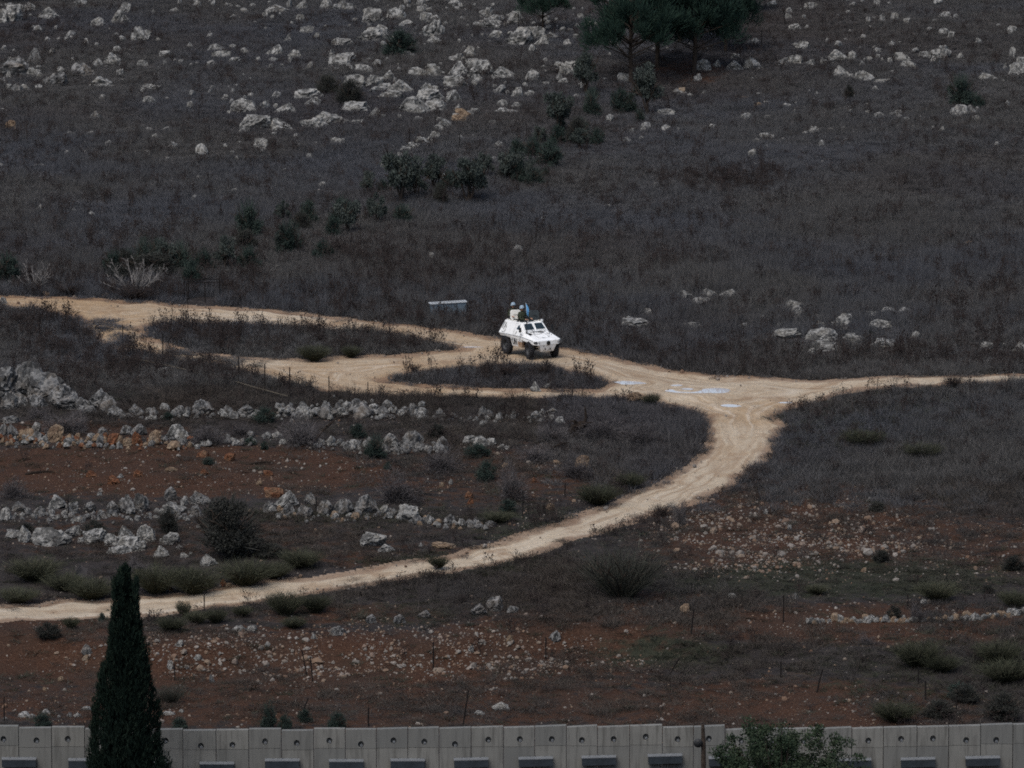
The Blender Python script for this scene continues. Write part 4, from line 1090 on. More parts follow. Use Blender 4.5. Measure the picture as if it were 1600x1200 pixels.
# the cypress, nearest of all
def cypress():
    base_y = 212.5
    top = at_y(196, 888, base_y); zb = float(height(top.x, base_y)) - .1
    H = top.z - zb; s = ppm(top)
    root = tag(empty('cypress_tree', (top.x, base_y, zb)), 'tall dark columnar cypress rising in front of the concrete wall', 'tree')
    mbC, mbT = MB(), MB()
    prof_v = np.array([888, 900, 930, 960, 1000, 1040, 1080, 1120, 1160, 1200, 1400])
    prof_w = np.array([0, 2, 8, 15, 24, 31, 36, 42, 50, 57, 64]) / s
    zt = (top.z - zb) - (prof_v - 888) / s
    def radius(z): return np.interp(z, zt[::-1], prof_w[::-1])
    # upswept sprays: each one a short plume of scale-leaf twigs
    n = 2600
    z = H * (1 - rng.random(n) ** .8 * .72); a = rng.random(n) * 6.28
    lump = .80 + .34 * vnoise(a * 2.2, z * .9, 4) + .10 * rng.random(n)
    r = radius(z) * lump
    for i in range(n):
        k = 17
        c = np.array([r[i] * math.cos(a[i]), r[i] * math.sin(a[i]), z[i]])
        ax = np.array([math.cos(a[i]) * .28, math.sin(a[i]) * .28, 1.0]); ax /= np.linalg.norm(ax)
        L = rng.uniform(.35, .65) * (1 if z[i] < H * .93 else .6)
        t_ = rng.random((k, 1))
        p = c + ax * (t_ - .5) * L + rng.normal(0, .055, (k, 3)) * (1 - .6 * t_)
        blades(mbC, p, ax + rng.normal(0, .28, (k, 3)), rng.uniform(.10, .22, k), .03, 0, np.clip(.25 + .5 * rng.random(k) + .25 * (rng.random() - .5), 0, 1))
    # side spire low on the left
    for (ux, v0, v1, wd) in ((148, 1090, 1210, 9), (160, 1045, 1100, 6), (213, 905, 960, 4), (180, 905, 960, 4), (188, 893, 930, 3)):
        p1 = at_y(ux, v0, base_y - .1); m_ = 70
        for i in range(m_):
            tt = rng.random(); zz = p1.z - zb - tt * (v1 - v0) / s
            c = np.array([p1.x - top.x + rng.normal(0, wd / s * .45 * min(1, tt * 2 + .1)), -.2 + rng.normal(0, .12), zz])
            k = 12
            blades(mbC, c + rng.normal(0, .05, (k, 3)), np.array([0, 0, 1.0]) + rng.normal(0, .25, (k, 3)), rng.uniform(.1, .25, k), .03)
    # inner mass of old foliage so that the column is not see-through
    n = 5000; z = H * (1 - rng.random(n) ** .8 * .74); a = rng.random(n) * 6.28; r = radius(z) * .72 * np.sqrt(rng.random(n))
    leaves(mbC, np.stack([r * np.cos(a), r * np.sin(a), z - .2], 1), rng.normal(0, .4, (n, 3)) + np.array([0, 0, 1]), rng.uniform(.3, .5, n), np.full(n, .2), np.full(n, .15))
    mbC.build('crown', 'cypress', root)
    mbT.tube([(0, 0, -.3), (0, 0, H * .5), (0, 0, H * .9)], [.22, .13, .03], 10)
    mbT.build('trunk', 'bark', root)
    # a few brown cones and dead tips
cypress()

def front_tree():
    Y = 210.5
    c = at_y(1222, 1205, Y); zb = float(height(c.x, Y)) - .1; s = ppm(c)
    root = tag(empty('small_leafy_tree', (c.x, Y, zb)), 'round leafy green tree crown overlapping the concrete wall at the right', 'tree')
    mbC, mbT = MB(), MB()
    hz = c.z - zb
    r = np.random.default_rng(5)
    tips = []
    for i in range(230):
        d = unit(r.normal(size=3)); d[2] = d[2] * .9
        k = r.random() ** .45
        wv = np.array([d[0] * 3.05 - .1, d[1] * 2.0, d[2] * (2.15 if d[2] > 0 else 1.9)]) * k
        tips.append(wv + np.array([0, 0, hz]))
    tips = np.array(tips)
    crown_clumps(mbC, tips, r.uniform(.22, .45, len(tips)), 130, .12, .06, .1, .3)
    # outer hanging sprays on the right
    k = 40; C = np.stack([r.uniform(1.6, 3.1, k), r.normal(0, .8, k), hz + r.uniform(-1.4, .7, k)], 1)
    crown_clumps(mbC, C, r.uniform(.10, .22, k), 34, .12, .06, -.1, .4)
    for p in tips[::3]:
        f = Vector((0, 0, hz - 2.6)); q = Vector(p)
        mbT.tube([f, f.lerp(q, .5) + Vector((0, 0, .25)), q], [.06, .035, .012], 5, .5, False)
    mbT.tube([(0, 0, -.2), (.08, 0, hz * .4), (0, 0, hz - 2.4)], [.16, .13, .09], 8)
    mbC.build('crown', 'treeleaf', root); mbT.build('trunk', 'bark', root)
front_tree()
def pole():
    Y = 212.0
    t0 = at_y(1098, 1132, Y); zb = float(height(t0.x, Y)) - .05
    root = tag(empty('wooden_pole', (t0.x, Y, zb)), 'dark rough pole left of the leafy tree with a black round bell', 'pole')
    mb = MB(); H = t0.z - zb
    mb.tube([(.09, 0, -.2), (.05, 0, H * .6), (.03, 0, H - .6), (0, 0, H)], [.13, .11, .085, .06], 8, .5)
    mb.tube([(0, 0, H), (.01, 0, H + .22)], [.02, .01], 5)
    mb.build('post', 'bark', root)
    b = at_y(1091, 1161, Y - .1); mb = MB()
    c = (b.x - t0.x, -.1, b.z - zb)
    mb.lathe([(0, -.09), (.15, -.09), (.17, -.03), (.16, .04), (.09, .09), (0, .1)], 14, 'Y', c)
    mb.build('bell', 'black', root, True)
pole()

# ------------------------------------------------------------------ fence posts, pipe, frame, trough, stump
def post(u, v, h, lean=0.0, grp='thin iron posts on the slope'):
    p = G(u, v); s = ppm(p); H = h / s
    root = empty('iron_post', p)
    mb = MB(); r = random.uniform(.024, .034)
    q = Vector((lean * H, 0, H))
    mb.tube([(0, 0, -.1), q * .5 + Vector((random.uniform(-.015, .015), 0, 0)), q], r, 5)
    o = mb.mesh('iron_post', 'rust'); bpy.data.objects.remove(root)
    o = link('iron_post', o, None, p)
    register('post', o, u, v - h / 2, ('leaning ' if abs(lean) > .15 else 'upright ') + 'thin rusty iron', 'post', grp)
for a in [(62, 535, 42), (192, 562, 55), (255, 572, 50), (317, 582, 27), (373, 604, 47), (414, 615, 47), (453, 616, 42), (514, 630, 42), (575, 630, 33), (490, 634, 24), (107, 806, 29), (494, 806, 30), (273, 1064, 27), (480, 1055, 40, -.2), (489, 1066, 40, -.1), (7, 1130, 42), (319, 954, 30),
          (677, 1047, 44), (853, 1030, 35), (723, 1135, 57, .16), (1045, 1055, 27, .6), (817, 811, 45), (883, 777, 22), (576, 1135, 30), (1224, 973, 44), (1080, 991, 39, .1), (1276, 1082, 37, .25), (1435, 1069, 27), (1446, 1094, 30), (1418, 951, 24), (1494, 1121, 34), (1220, 1060, 26), (468, 1125, 34, .4),
          (742, 160, 27, -.2), (789, 120, 28), (810, 47, 26), (680, 204, 22), (640, 226, 24), (609, 253, 28, -.3), (718, 231, 22), (678, 255, 20), (1047, 170, 22, -.2), (1190, 78, 31), (1156, 99, 27), (1227, 44, 27, -.1), (164, 320, 18), (345, 338, 20), (800, 205, 20, .4), (560, 160, 18)]:
    post(*a)
def fallen_pipe():
    pts = [G(u, v) for u, v in ((195, 566), (250, 577), (300, 588), (345, 598), (395, 613), (450, 628))]
    mb = MB(); o = pts[0]
    mb.tube([p - o + Vector((0, 0, .28)) for p in pts], .024, 6)
    q = mb.mesh('rail_pipe', 'pipe')
    tag(link('rail_pipe', q, None, o), 'long thin brown pipe running downhill beneath the left row of posts', 'pipe')
fallen_pipe()
def pipe_frame():
    p = G(318, 470); s = ppm(p)
    root = tag(empty('pipe_frame', p, (0, 0, R(12))), 'rusty open pipe frame standing in weeds beside the upper left track', 'frame')
    w, d, h = 1.95, 1.1, 1.05; footprints.append((p.x, p.y - .3, 1.4, 1.5))
    C = [(-w / 2, -d / 2), (w / 2, -d / 2), (w / 2, d / 2), (-w / 2, d / 2)]
    for (x, y) in C + [(0, -d / 2), (-w / 2 + .25, d / 2)]:
        mb = MB(); mb.tube([(x, y, -.1), (x + random.uniform(-.05, .05), y, h)], .028, 6); mb.build('leg', 'rust', root)
    for a, b in zip(C, C[1:] + C[:1]):
        mb = MB(); mb.tube([(a[0], a[1], h + .02), (b[0], b[1], h + random.uniform(-.04, .08))], .026, 6); mb.build('rail', 'rust', root)
    mb = MB(); mb.tube([(-w / 2, -d / 2, h + .05), (w * .3, d / 2, h + .14)], .022, 6); mb.build('rail', 'rust', root)
pipe_frame()
def trough():
    p = G(700, 495); root = tag(empty('water_trough', (p.x, p.y + .6, p.z), (0, R(-1.5), R(14))), 'blue grey metal trough with a pale rim half sunk in dry weeds', 'trough')
    w, d, h, t = 1.9, .42, .66, .03
    mb = MB()
    for c, q in (((0, -d / 2, h / 2), (w, t, h)), ((0, d / 2, h / 2), (w, t, h)), ((-w / 2, 0, h / 2), (t, d, h)), ((w / 2, 0, h / 2), (t, d, h)), ((0, 0, .05), (w, d, .04))): mb.box(c, q)
    mb.build('tank', 'bluesheet', root); footprints.append((p.x, p.y + .1, 1.2, .95))
    mb = MB()
    for c, q in (((0, -d / 2 - .015, h + .02), (w + .1, .09, .055)), ((0, d / 2 + .015, h + .02), (w + .1, .09, .055)), ((-w / 2 - .015, 0, h + .022), (.09, d - .06, .055)), ((w / 2 + .015, 0, h + .022), (.09, d - .06, .055))): mb.box(c, q)
    mb.build('rim', 'rimgrey', root)
trough()
def stump():
    p = G(905, 682); root = tag(empty('tree_stump', p), 'dark uprooted stump with one root jutting upwards among grey shrubs', 'stump')
    mb = MB(); r = random.Random(3)
    mb.tube([(-.5, .2, .0), (-.2, .1, .35), (.15, 0, .55), (.35, 0, .6)], [.18, .26, .24, .12], 8)
    mb.build('bole', 'rootwood', root)
    for k in range(13):
        a = r.random() * 6.28; q = Vector((.1 + .55 * math.cos(a), .3 * math.sin(a), .45 + .5 * abs(math.sin(a * 1.3)) * r.random()))
        m_ = MB(); m_.tube([(.0, 0, .4), q * .6 + Vector((0, 0, .25)), q], [.10, .06, .02], 6); m_.build('root', 'rootwood', root)
    m_ = MB(); m_.tube([(.2, 0, .5), (.33, 0, .9), (.30, 0, 1.25), (.26, 0, 1.5)], [.11, .08, .055, .02], 7); m_.build('root', 'rootwood', root)
    for (u0, v0, u1, v1, hh, lb) in ((485, 698, 545, 655, .9, 'curved dark fallen branch lying over the grey shrub in the lower wall'), (40, 742, 82, 738, .05, 'short dark log lying flat in the red field at the left'), (392, 726, 428, 724, .08, 'short dark log lying in the red field right of the orange rocks'), (846, 712, 890, 694, .3, 'dark dead branch lying downhill of the uprooted stump')):
        a, b = G(u0, v0), G(u1, v1 + hh * 25)
        m_ = MB(); d = b - a
        m_.tube([(0, 0, .03), d * .35 + Vector((0, 0, hh * .6 + .06)), d * .7 + Vector((0, 0, hh + .05)), d + Vector((0, 0, hh * .9 + .04))], [.07, .06, .045, .02], 6)
        for k in range(3):
            f = .4 + .2 * k; st = d * f + Vector((0, 0, hh * .8)); m_.tube([st, st + Vector((r.uniform(-.2, .4), r.uniform(-.2, .2), r.uniform(.1, .35)))], [.025, .008], 4)
        tag(link('fallen_branch', m_.mesh('fallen_branch', 'rootwood'), None, a), lb, 'branch', 'dead wood on the ground')
stump()
def scrap():
    p = G(124, 906); root = tag(empty('scrap_metal', p), 'bent dark scrap sheet with an angle bar among brooms above the track', 'scrap')
    mb = MB(); mb.add([(-.12, 0, .1), (.3, .1, .05), (.38, .12, .45), (.05, .05, .62), (-.2, .02, .5)], [(0, 1, 2, 3, 4)]); mb.add([(-.12, .04, .1), (.3, .14, .05), (.38, .16, .45), (.05, .09, .62), (-.2, .06, .5)], [(4, 3, 2, 1, 0)])
    mb.build('sheet', 'grey', root)
    mb = MB(); mb.tube([(.06, -.05, .62), (-.16, -.05, .32), (-.08, -.05, .02)], .035, 4); mb.build('angle_bar', 'black', root)
scrap()

# ------------------------------------------------------------------ puddles in the ruts
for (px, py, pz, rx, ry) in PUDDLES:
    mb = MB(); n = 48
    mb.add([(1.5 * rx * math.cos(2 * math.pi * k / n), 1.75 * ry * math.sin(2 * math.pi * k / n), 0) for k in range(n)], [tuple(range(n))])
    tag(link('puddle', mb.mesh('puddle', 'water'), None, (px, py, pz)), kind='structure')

# ------------------------------------------------------------------ the armoured vehicle (X forward, Z up)
def hull_piece(bm, pts):
    vs = [bm.verts.new(p) for p in pts]
    r = bmesh.ops.convex_hull(bm, input=vs)
    dead = [g for g in r['geom_interior'] if isinstance(g, bmesh.types.BMVert)]
    if dead: bmesh.ops.delete(bm, geom=dead, context='VERTS')
def both(pts): return [p for (x, y, z) in pts for p in ((x, y, z), (x, -y, z))]
def piece_mesh(name, m, groups, bev=.018):
    bm = bmesh.new()
    for g in groups: hull_piece(bm, g)
    bmesh.ops.dissolve_limit(bm, angle_limit=R(1.5), verts=bm.verts, edges=bm.edges)
    if bev: bmesh.ops.bevel(bm, geom=list(bm.edges), offset=bev, segments=2, affect='EDGES', profile=.6, clamp_overlap=True)
    me = bpy.data.meshes.new(name); bm.to_mesh(me); bm.free()
    me.materials.append(M[m])
    return me
def slab(mb, quad, t, off):
    """a thin plate on a quad, proud of it by off"""
    q = [Vector(p) for p in quad]
    n = (q[1] - q[0]).cross(q[-1] - q[0]).normalized()
    k = len(q)
    mb.add([p + n * off for p in q] + [p + n * (off - t) for p in q], [tuple(range(k)), tuple(range(2 * k - 1, k - 1, -1))] + [(i, k + i, k + (i + 1) % k, (i + 1) % k) for i in range(k)])

def text_mesh(name, body, size, m, depth=.004):
    cu = bpy.data.curves.new(name, 'FONT'); cu.body = body; cu.size = size; cu.extrude = depth; cu.align_x = 'CENTER'; cu.align_y = 'CENTER'; cu.offset = .022 * size
    o = bpy.data.objects.new(name, cu); col.objects.link(o)
    bpy.context.view_layer.update()
    me = bpy.data.meshes.new_from_object(o.evaluated_get(bpy.context.evaluated_depsgraph_get()))
    bpy.data.objects.remove(o); bpy.data.curves.remove(cu)
    me.materials.clear(); me.materials.append(M[m]); me.name = name
    return me

VS = 0.90; VSZ = 1.0
def vehicle():
    hd = math.atan2(-.845, .535)
    root = tag(empty('armoured_vehicle', VEH, (0, 0, hd), (VS, VS, VSZ)), 'white four-wheeled armoured scout car with UN markings driving along the dirt track', 'armoured vehicle')
    A = dict(rear_belt=(-1.90, .99, 1.02), rear_low=(-1.78, .92, .88), rear_roof=(-1.60, .70, 1.70), front_roof=(.12, .70, 1.72), ws_base=(.60, .80, 1.28), belt_a=(.52, .99, 1.06), low_a=(.52, .97, .86))
    cabin = both([A['rear_belt'], A['rear_low'], A['rear_roof'], A['front_roof'], A['ws_base'], A['belt_a'], A['low_a']])
    hood = both([(.45, .80, 1.285), (.45, .99, 1.06), (.45, .97, .88), (1.66, .84, 1.00), (1.91, .70, .95), (1.74, .93, .95), (1.90, .68, .72), (1.74, .92, .74), (1.0, .97, .86)])
    nose = both([(1.5, .70, .85), (1.895, .62, .90), (1.88, .60, .70), (1.5, .60, .55)])
    tub = both([(-1.70, .56, .95), (-1.62, .52, .52), (1.45, .52, .45), (1.7, .56, .90), (-1.3, .52, .42)])
    spon = both([(-.70, .97, .95), (.66, .97, .95), (-.58, .88, .46), (.50, .88, .46)])
    lowp = both([(1.885, .56, .74), (1.875, .56, .70), (1.79, .42, .36), (1.60, .42, .36), (1.5, .55, .74)])
    link('hull', piece_mesh('hull', 'white', [cabin, hood, nose, spon, lowp], .016), root)
    link('chassis', piece_mesh('chassis', 'chassis', [tub], .01), root)
    def P(*k): return Vector(k)
    # windscreens on the sloping front of the cabin
    def wsp(s, t):
        a = P(.12, -.70 + 1.40 * s, 1.72); b = P(.60, -.80 + 1.60 * s, 1.28)
        return a.lerp(b, t)
    for s0, s1 in ((.07, .45), (.55, .93)):
        f = MB(); slab(f, [wsp(s0 - .025, .13), wsp(s0 - .025, .90), wsp(s1 + .025, .90), wsp(s1 + .025, .13)], .03, .022); fo = f.build('windscreen', 'white', root)
        g = MB(); slab(g, [wsp(s0 + .012, .19), wsp(s0 - .008, .83), wsp(s1 + .008, .83), wsp(s1 - .012, .19)], .02, .028); g.build('pane', 'glass', fo)
        w = MB(); c = wsp((s0 + s1) / 2, .84); n = Vector((.68, 0, .74)); w.tube([c + n * .04, wsp((s0 + s1) / 2 + .1, .35) + n * .04], .008, 4); w.build('wiper', 'black', fo)
    # side windows, door seams and handles
    for sd in (-1, 1):
        def sp(x, z):                                    # on the leaning upper side
            t = (z - 1.04) / (1.71 - 1.04)
            return P(x, sd * (.99 + (.70 - .99) * t), z)
        q = [sp(-.17, 1.36), sp(.22, 1.36), sp(.06, 1.58), sp(-.05, 1.58)]
        if sd > 0: q = q[::-1]
        f = MB(); slab(f, q, .02, .016); fo = f.build('side_window', 'glass', root)
        q = [sp(-.36, 1.08), sp(.42, 1.08), sp(.40, 1.30), sp(.10, 1.645), sp(-.36, 1.645)]
        for a, b in zip(q, q[1:] + q[:1]):
            d = MB(); d.tube([a, b], .007, 4); d.build('door_seam', 'rim', root)
        h = MB(); h.tube([sp(-.12, 1.13) + P(0, sd * .03, 0), sp(-.05, 1.24) + P(0, sd * .04, 0), sp(-.05, 1.28)], .012, 5); h.build('door_handle', 'black', root)
        # rear quarter: straps, hooks, grab rail
        for (a, b) in (((-1.52, 1.62), (-1.64, 1.28)), ((-1.36, 1.60), (-1.46, 1.25)), ((-1.30, 1.45), (-1.24, 1.32))):
            h = MB(); h.tube([sp(*a) + P(0, sd * .02, 0), sp(*b) + P(0, sd * .035, 0)], .014, 5); h.build('grab_rail', 'black', root)
        h = MB(); h.tube([sp(-1.62, 1.12) + P(0, sd * .02, 0), sp(-1.30, 1.10) + P(0, sd * .03, 0), sp(-1.24, 1.26) + P(0, sd * .02, 0)], .010, 5); h.build('grab_rail', 'rim', root)
        # mirrors
        m_ = MB(); m_.tube([P(.62, sd * .9, 1.12), P(.60, sd * 1.08, 1.22), P(.60, sd * 1.1, 1.30)], .012, 5)
        mo = m_.build('mirror', 'black', root)
        m_ = MB(); m_.box((.60, sd * 1.10, 1.42), (.05, .13, .24)); m_.build('mirror_head', 'black', mo)
        # headlight clusters let into the nose corners
        for (y, z, r_, k) in ((.86, .865, .055, 'black'), (.74, .865, .05, 'black'), (.63, .865, .04, 'lamp')):
            hl = MB(); x = 1.91 - max(0, y - .68) * .72
            hl.lathe([(0, .03), (r_, .03), (r_ * 1.1, 0), (r_ * 1.1, -.06)], 12, 'X', (x, sd * y, z)); ho = hl.build('headlight', k, root)
            hl = MB(); hl.lathe([(0, .045), (r_ * .6, .036), (r_ * .8, .03)], 12, 'X', (x, sd * y, z)); hl.build('lens', 'lamp', ho)
        # tow shackle eyes in the lower plate
        e = MB(); e.box((1.835, sd * .17, .50), (.06, .035, .10), (0, R(14), 0)); e.build('towing_eye', 'black', root)
        # black UN on the lower side and upper bonnet
        tm = link('lettering', text_mesh('lettering', 'UN', .46, 'black'), root, (-.24, sd * .938, .705))
        tm.rotation_euler = (R(90 + 10.4), 0, 0) if sd < 0 else (R(90 + 10.4), 0, math.pi)
        tm.scale = (.74, 1.0, 1)
        d = MB(); d.box((-.56, sd * .955, .80), (.06, .012, .07)); d.build('data_plate', 'rim', root)
    # bonnet: louvre, hinge, UN badge, cables
    def hp(x, y, up=.02): return P(x, y, 1.285 + (1.0 - 1.285) * (x - .45) / (1.66 - .45) + up)
    tm = link('lettering', text_mesh('lettering', 'UN', .20, 'rim'), root, hp(1.50, .02, .006)); tm.rotation_euler = (R(0), R(13.2), R(90)); tm.scale = (1.3, .9, 1)
    for i in range(6):
        l_ = MB(); l_.box(hp(.74 + .05 * i, -.60, .006), (.022, .24, .02), (0, R(13), 0)); l_.build('louvre', 'black', root)
    for k, (a, b) in enumerate((((.62, -.25), (.62, .35)), ((.72, .05), (.72, .42)))):
        l_ = MB(); l_.tube([hp(a[0], a[1], .03), hp(a[0] + .06, (a[1] + b[1]) / 2, .03), hp(b[0], b[1], .03)], .017, 5); l_.build('tow_cable', 'black', root)
    l_ = MB(); l_.tube([P(.62, .62, 1.30), hp(.85, .30, .03), hp(1.0, -.05, .03), hp(.95, -.35, .03), P(.4, -.25, 1.50)], .010, 5); l_.build('tow_cable', 'black', root)
    l_ = MB(); l_.tube([hp(.9, .5, .025), hp(1.1, .55, .025), hp(.86, .78, .03)], .012, 5); l_.build('tow_cable', 'black', root)
    for (x, y) in ((1.2, .66), (1.35, .40), (1.1, -.7), (.8, .75)):
        l_ = MB(); l_.lathe([(0, .03), (.03, .03), (.03, 0)], 8, 'Z', hp(x, y, 0)); l_.build('bolt', 'rim', root)
    # round black emblem on the nose
    l_ = MB(); l_.lathe([(0, .03), (.115, .03), (.125, 0), (.125, -.03)], 20, 'X', (1.915, 0, .815)); eo = l_.build('emblem', 'black', root)
    l_ = MB(); l_.lathe([(.055, .036), (.085, .036), (.085, .028), (.055, .028), (.055, .036)], 20, 'X', (1.915, 0, .815)); l_.build('emblem_ring', 'rust', eo)
    # antennas and aerial base on the right front fender
    l_ = MB(); l_.lathe([(0, .24), (.022, .22), (.035, .12), (.075, 0)], 10, 'Z', hp(.72, -.72, -.02)); ao = l_.build('aerial_base', 'black', root)
    l_ = MB(); b = hp(.72, -.72, .2); l_.tube([b, b + P(-.10, .06, .35), b + P(-.22, .14, .62)], [.016, .012, .008], 5); l_.build('aerial_rod', 'black', ao)
    l_ = MB(); b2 = b + P(-.12, .08, .34); l_.tube([b2 - P(0, 0, .09), b2 + P(0, 0, .10)], .034, 6); l_.build('aerial_rod', 'black', ao)
    l_ = MB(); l_.tube([P(.02, .62, 1.70), P(.02, .63, 1.98)], [.03, .02], 6); l_.tube([P(.02, .63, 1.98), P(.02, .63, 2.2)], [.035, .006], 6); l_.build('aerial_rod', 'black', root)
    l_ = MB(); l_.box((.16, .66, 1.76), (.12, .10, .12)); l_.build('periscope', 'white', root)
    # roof: rails, hatch rings, open lids
    for (a, b) in (((-1.55, -.62, 1.73), (-.2, -.62, 1.75)), ((-.1, -.55, 1.76), (.1, .5, 1.76)), ((-1.5, .62, 1.73), (0, .62, 1.75))):
        l_ = MB(); l_.tube([a, b], .018, 5); l_.build('roof_rail', 'hatchwhite', root)
    for (x, y, r_) in ((-.36, -.32, .33), (-.30, .36, .28), (-1.30, -.30, .30)):
        l_ = MB(); l_.lathe([(r_ - .05, 1.70), (r_ - .05, 1.775), (r_, 1.775), (r_ + .02, 1.70)], 22, 'Z', (x, y, 0)); l_.build('hatch_ring', 'black' if x == -.36 else 'rim', root)
    def lid(c, w, h, m, m2, yaw, lean):
        mb = MB(); k = .16
        out = [(-w/2 + k*w, -h/2), (w/2 - k*w, -h/2), (w/2, -h/2 + k*h), (w/2, h/2 - k*h), (w/2 - k*w, h/2), (-w/2 + k*w, h/2), (-w/2, h/2 - k*h), (-w/2, -h/2 + k*h)]
        n = len(out)
        mb.add([(-.025, y, z) for y, z in out] + [(.025, y * .94, z * .94) for y, z in out], [tuple(range(n))[::-1], tuple(range(n, 2 * n))] + [(i, (i + 1) % n, n + (i + 1) % n, n + i) for i in range(n)])
        o = mb.build('hatch_lid', m, root); o.location = c; o.rotation_euler = (0, lean, yaw)
        b = MB(); b.box((.045, 0, -h / 2 + .03), (.06, w * .5, .05)); b.build('hinge', m2, o)
        b = MB(); b.tube([(.03, -w * .2, .02), (.07, -w * .15, .02), (.07, w * .15, .02), (.03, w * .2, .02)], .012, 5); b.build('lid_handle', m2, o)
    lid((-.98, -.40, 1.99), .64, .54, 'hatchwhite', 'rim', R(-18), R(-8))
    lid((-.20, .36, 1.99), .64, .54, 'lid_dark', 'black', R(-14), R(-6))
    g = MB(); g.tube([P(-.02, -.30, 1.78), P(-.02, -.30, 1.94)], .025, 6); g.tube([P(-.30, -.24, 1.97), P(.05, -.32, 1.97)], .04, 6); g.tube([P(.05, -.32, 1.97), P(.62, -.45, 1.99)], .016, 6); g.box((-.08, -.18, 1.93), (.18, .12, .14)); g.build('machine_gun', 'black', root)
    for (x, y, q) in ((-.62, .18, (.22, .3, .12)), (-.02, .02, (.16, .3, .09)), (-.75, .48, (.3, .16, .14)), (-.05, -.56, (.2, .1, .08))):
        g = MB(); g.box((x, y, 1.71 + q[2] / 2), q); g.build('stowage_box', 'lid_dark', root)
    for sd in (-1, 1):
        for a, b in ((P(-1.86, sd * 1.0, 1.02), P(.50, sd * 1.0, 1.06)), (P(.52, sd * 1.0, 1.055), P(1.72, sd * .945, .955))):
            g = MB(); g.tube([a, b], .009, 4); g.build('panel_seam', 'rim', root)
        g = MB(); g.tube([P(.66, sd * .985, .92), P(.52, sd * .915, .47)], .010, 4); g.build('panel_seam', 'rim', root)
        g = MB(); g.box((1.845, sd * .80, .865), (.05, .30, .13), (0, 0, sd * R(-36))); g.build('headlight_recess', 'rim', root)
    for a, b in (((.60, -.40), (1.50, -.36)), ((.60, .40), (1.50, .36)), ((1.50, -.36), (1.50, .36)), ((.62, -.40), (.62, .40))):
        g = MB(); g.tube([hp(*a, .004), hp(*b, .004)], .009, 4); g.build('panel_seam', 'rim', root)
    # fuel can and spare kit on the tail
    l_ = MB(); l_.box((-1.86, -.45, 1.22), (.16, .34, .40), (0, R(-24), 0)); l_.build('jerry_can', 'hatchwhite', root)
    l_ = MB(); l_.tube([P(-1.93, -.9, .98), P(-1.98, -.98, 1.0), P(-1.98, -.98, 1.06)], .03, 6); l_.build('tail_lamp', 'black', root)
    # cable hanging over the right side, and a side stowage strap
    l_ = MB(); l_.tube([P(.50, -1.0, 1.2), P(.47, -1.04, 1.0), P(.40, -1.02, .80), P(.34, -.97, .62), P(.30, -.95, .60)], .010, 5); l_.build('strap', 'rim', root)
    l_ = MB(); l_.tube([P(1.72, .96, .55), P(1.86, 1.25, .56)], .014, 5); l_.build('width_marker', 'black', root)
    # wheels
    RW, WW = .445, .27
    tyre_p = [(.24, -WW/2 + .02), (.30, -WW/2), (.38, -WW/2 - .005), (.425, -WW/2 + .03), (RW - .012, -WW/2 + .06), (RW - .012, WW/2 - .06), (.425, WW/2 - .03), (.38, WW/2 + .005), (.30, WW/2), (.24, WW/2 - .02)]
    for (x, sd, steer) in ((-1.22, -1, 0), (-1.22, 1, 0), (1.22, -1, R(-14)), (1.22, 1, R(-14))):
        t_ = MB(); t_.lathe(tyre_p, 28, 'Y')
        for k in range(26):
            a = 2 * math.pi * k / 26
            for s2 in (-1, 1):
                t_.box((RW * math.cos(a + s2 * .06), s2 * WW * .25, RW * math.sin(a + s2 * .06)), (.032, WW * .42, .05), (0, -a, s2 * .35))
        wo = empty('wheel', (x, sd * .84, RW - .01), (0, 0, steer), (1.12, 1.1, 1.03)); wo.parent = root
        t_.build('tyre', 'tyre', wo)
        r_ = MB(); sgn = sd
        r_.lathe([(0, sgn * .06), (.07, sgn * .07), (.08, sgn * .02), (.20, sgn * .01), (.235, sgn * .10), (.25, sgn * .11), (.25, -sgn * .1)], 22, 'Y'); r_.build('rim', 'rim', wo)
        for k in range(6):
            a = 2 * math.pi * k / 6; b_ = MB(); b_.lathe([(0, .0), (.016, .0), (.016, -.03)], 6, 'Y', (.14 * math.cos(a), sgn * .04, .14 * math.sin(a))); b_.build('wheel_nut', 'galv', wo)
        ax = MB(); ax.tube([(x, sd * .5, RW), (x, sd * .78, RW)], .06, 8); ax.build('axle', 'chassis', root)
        mf = MB(); ang = [R(20 + 14 * k) for k in range(11)]
        for k in range(10):
            a0, a1 = ang[k], ang[k + 1]
            mf.add([(x + .54 * math.cos(q), y, RW + .54 * math.sin(q)) for q in (a0, a1) for y in (sd * .60, sd * .93)], [(0, 1, 3, 2)])
        mf.build('wheel_arch', 'chassis', root)
    return root, hd
veh, HD = vehicle()

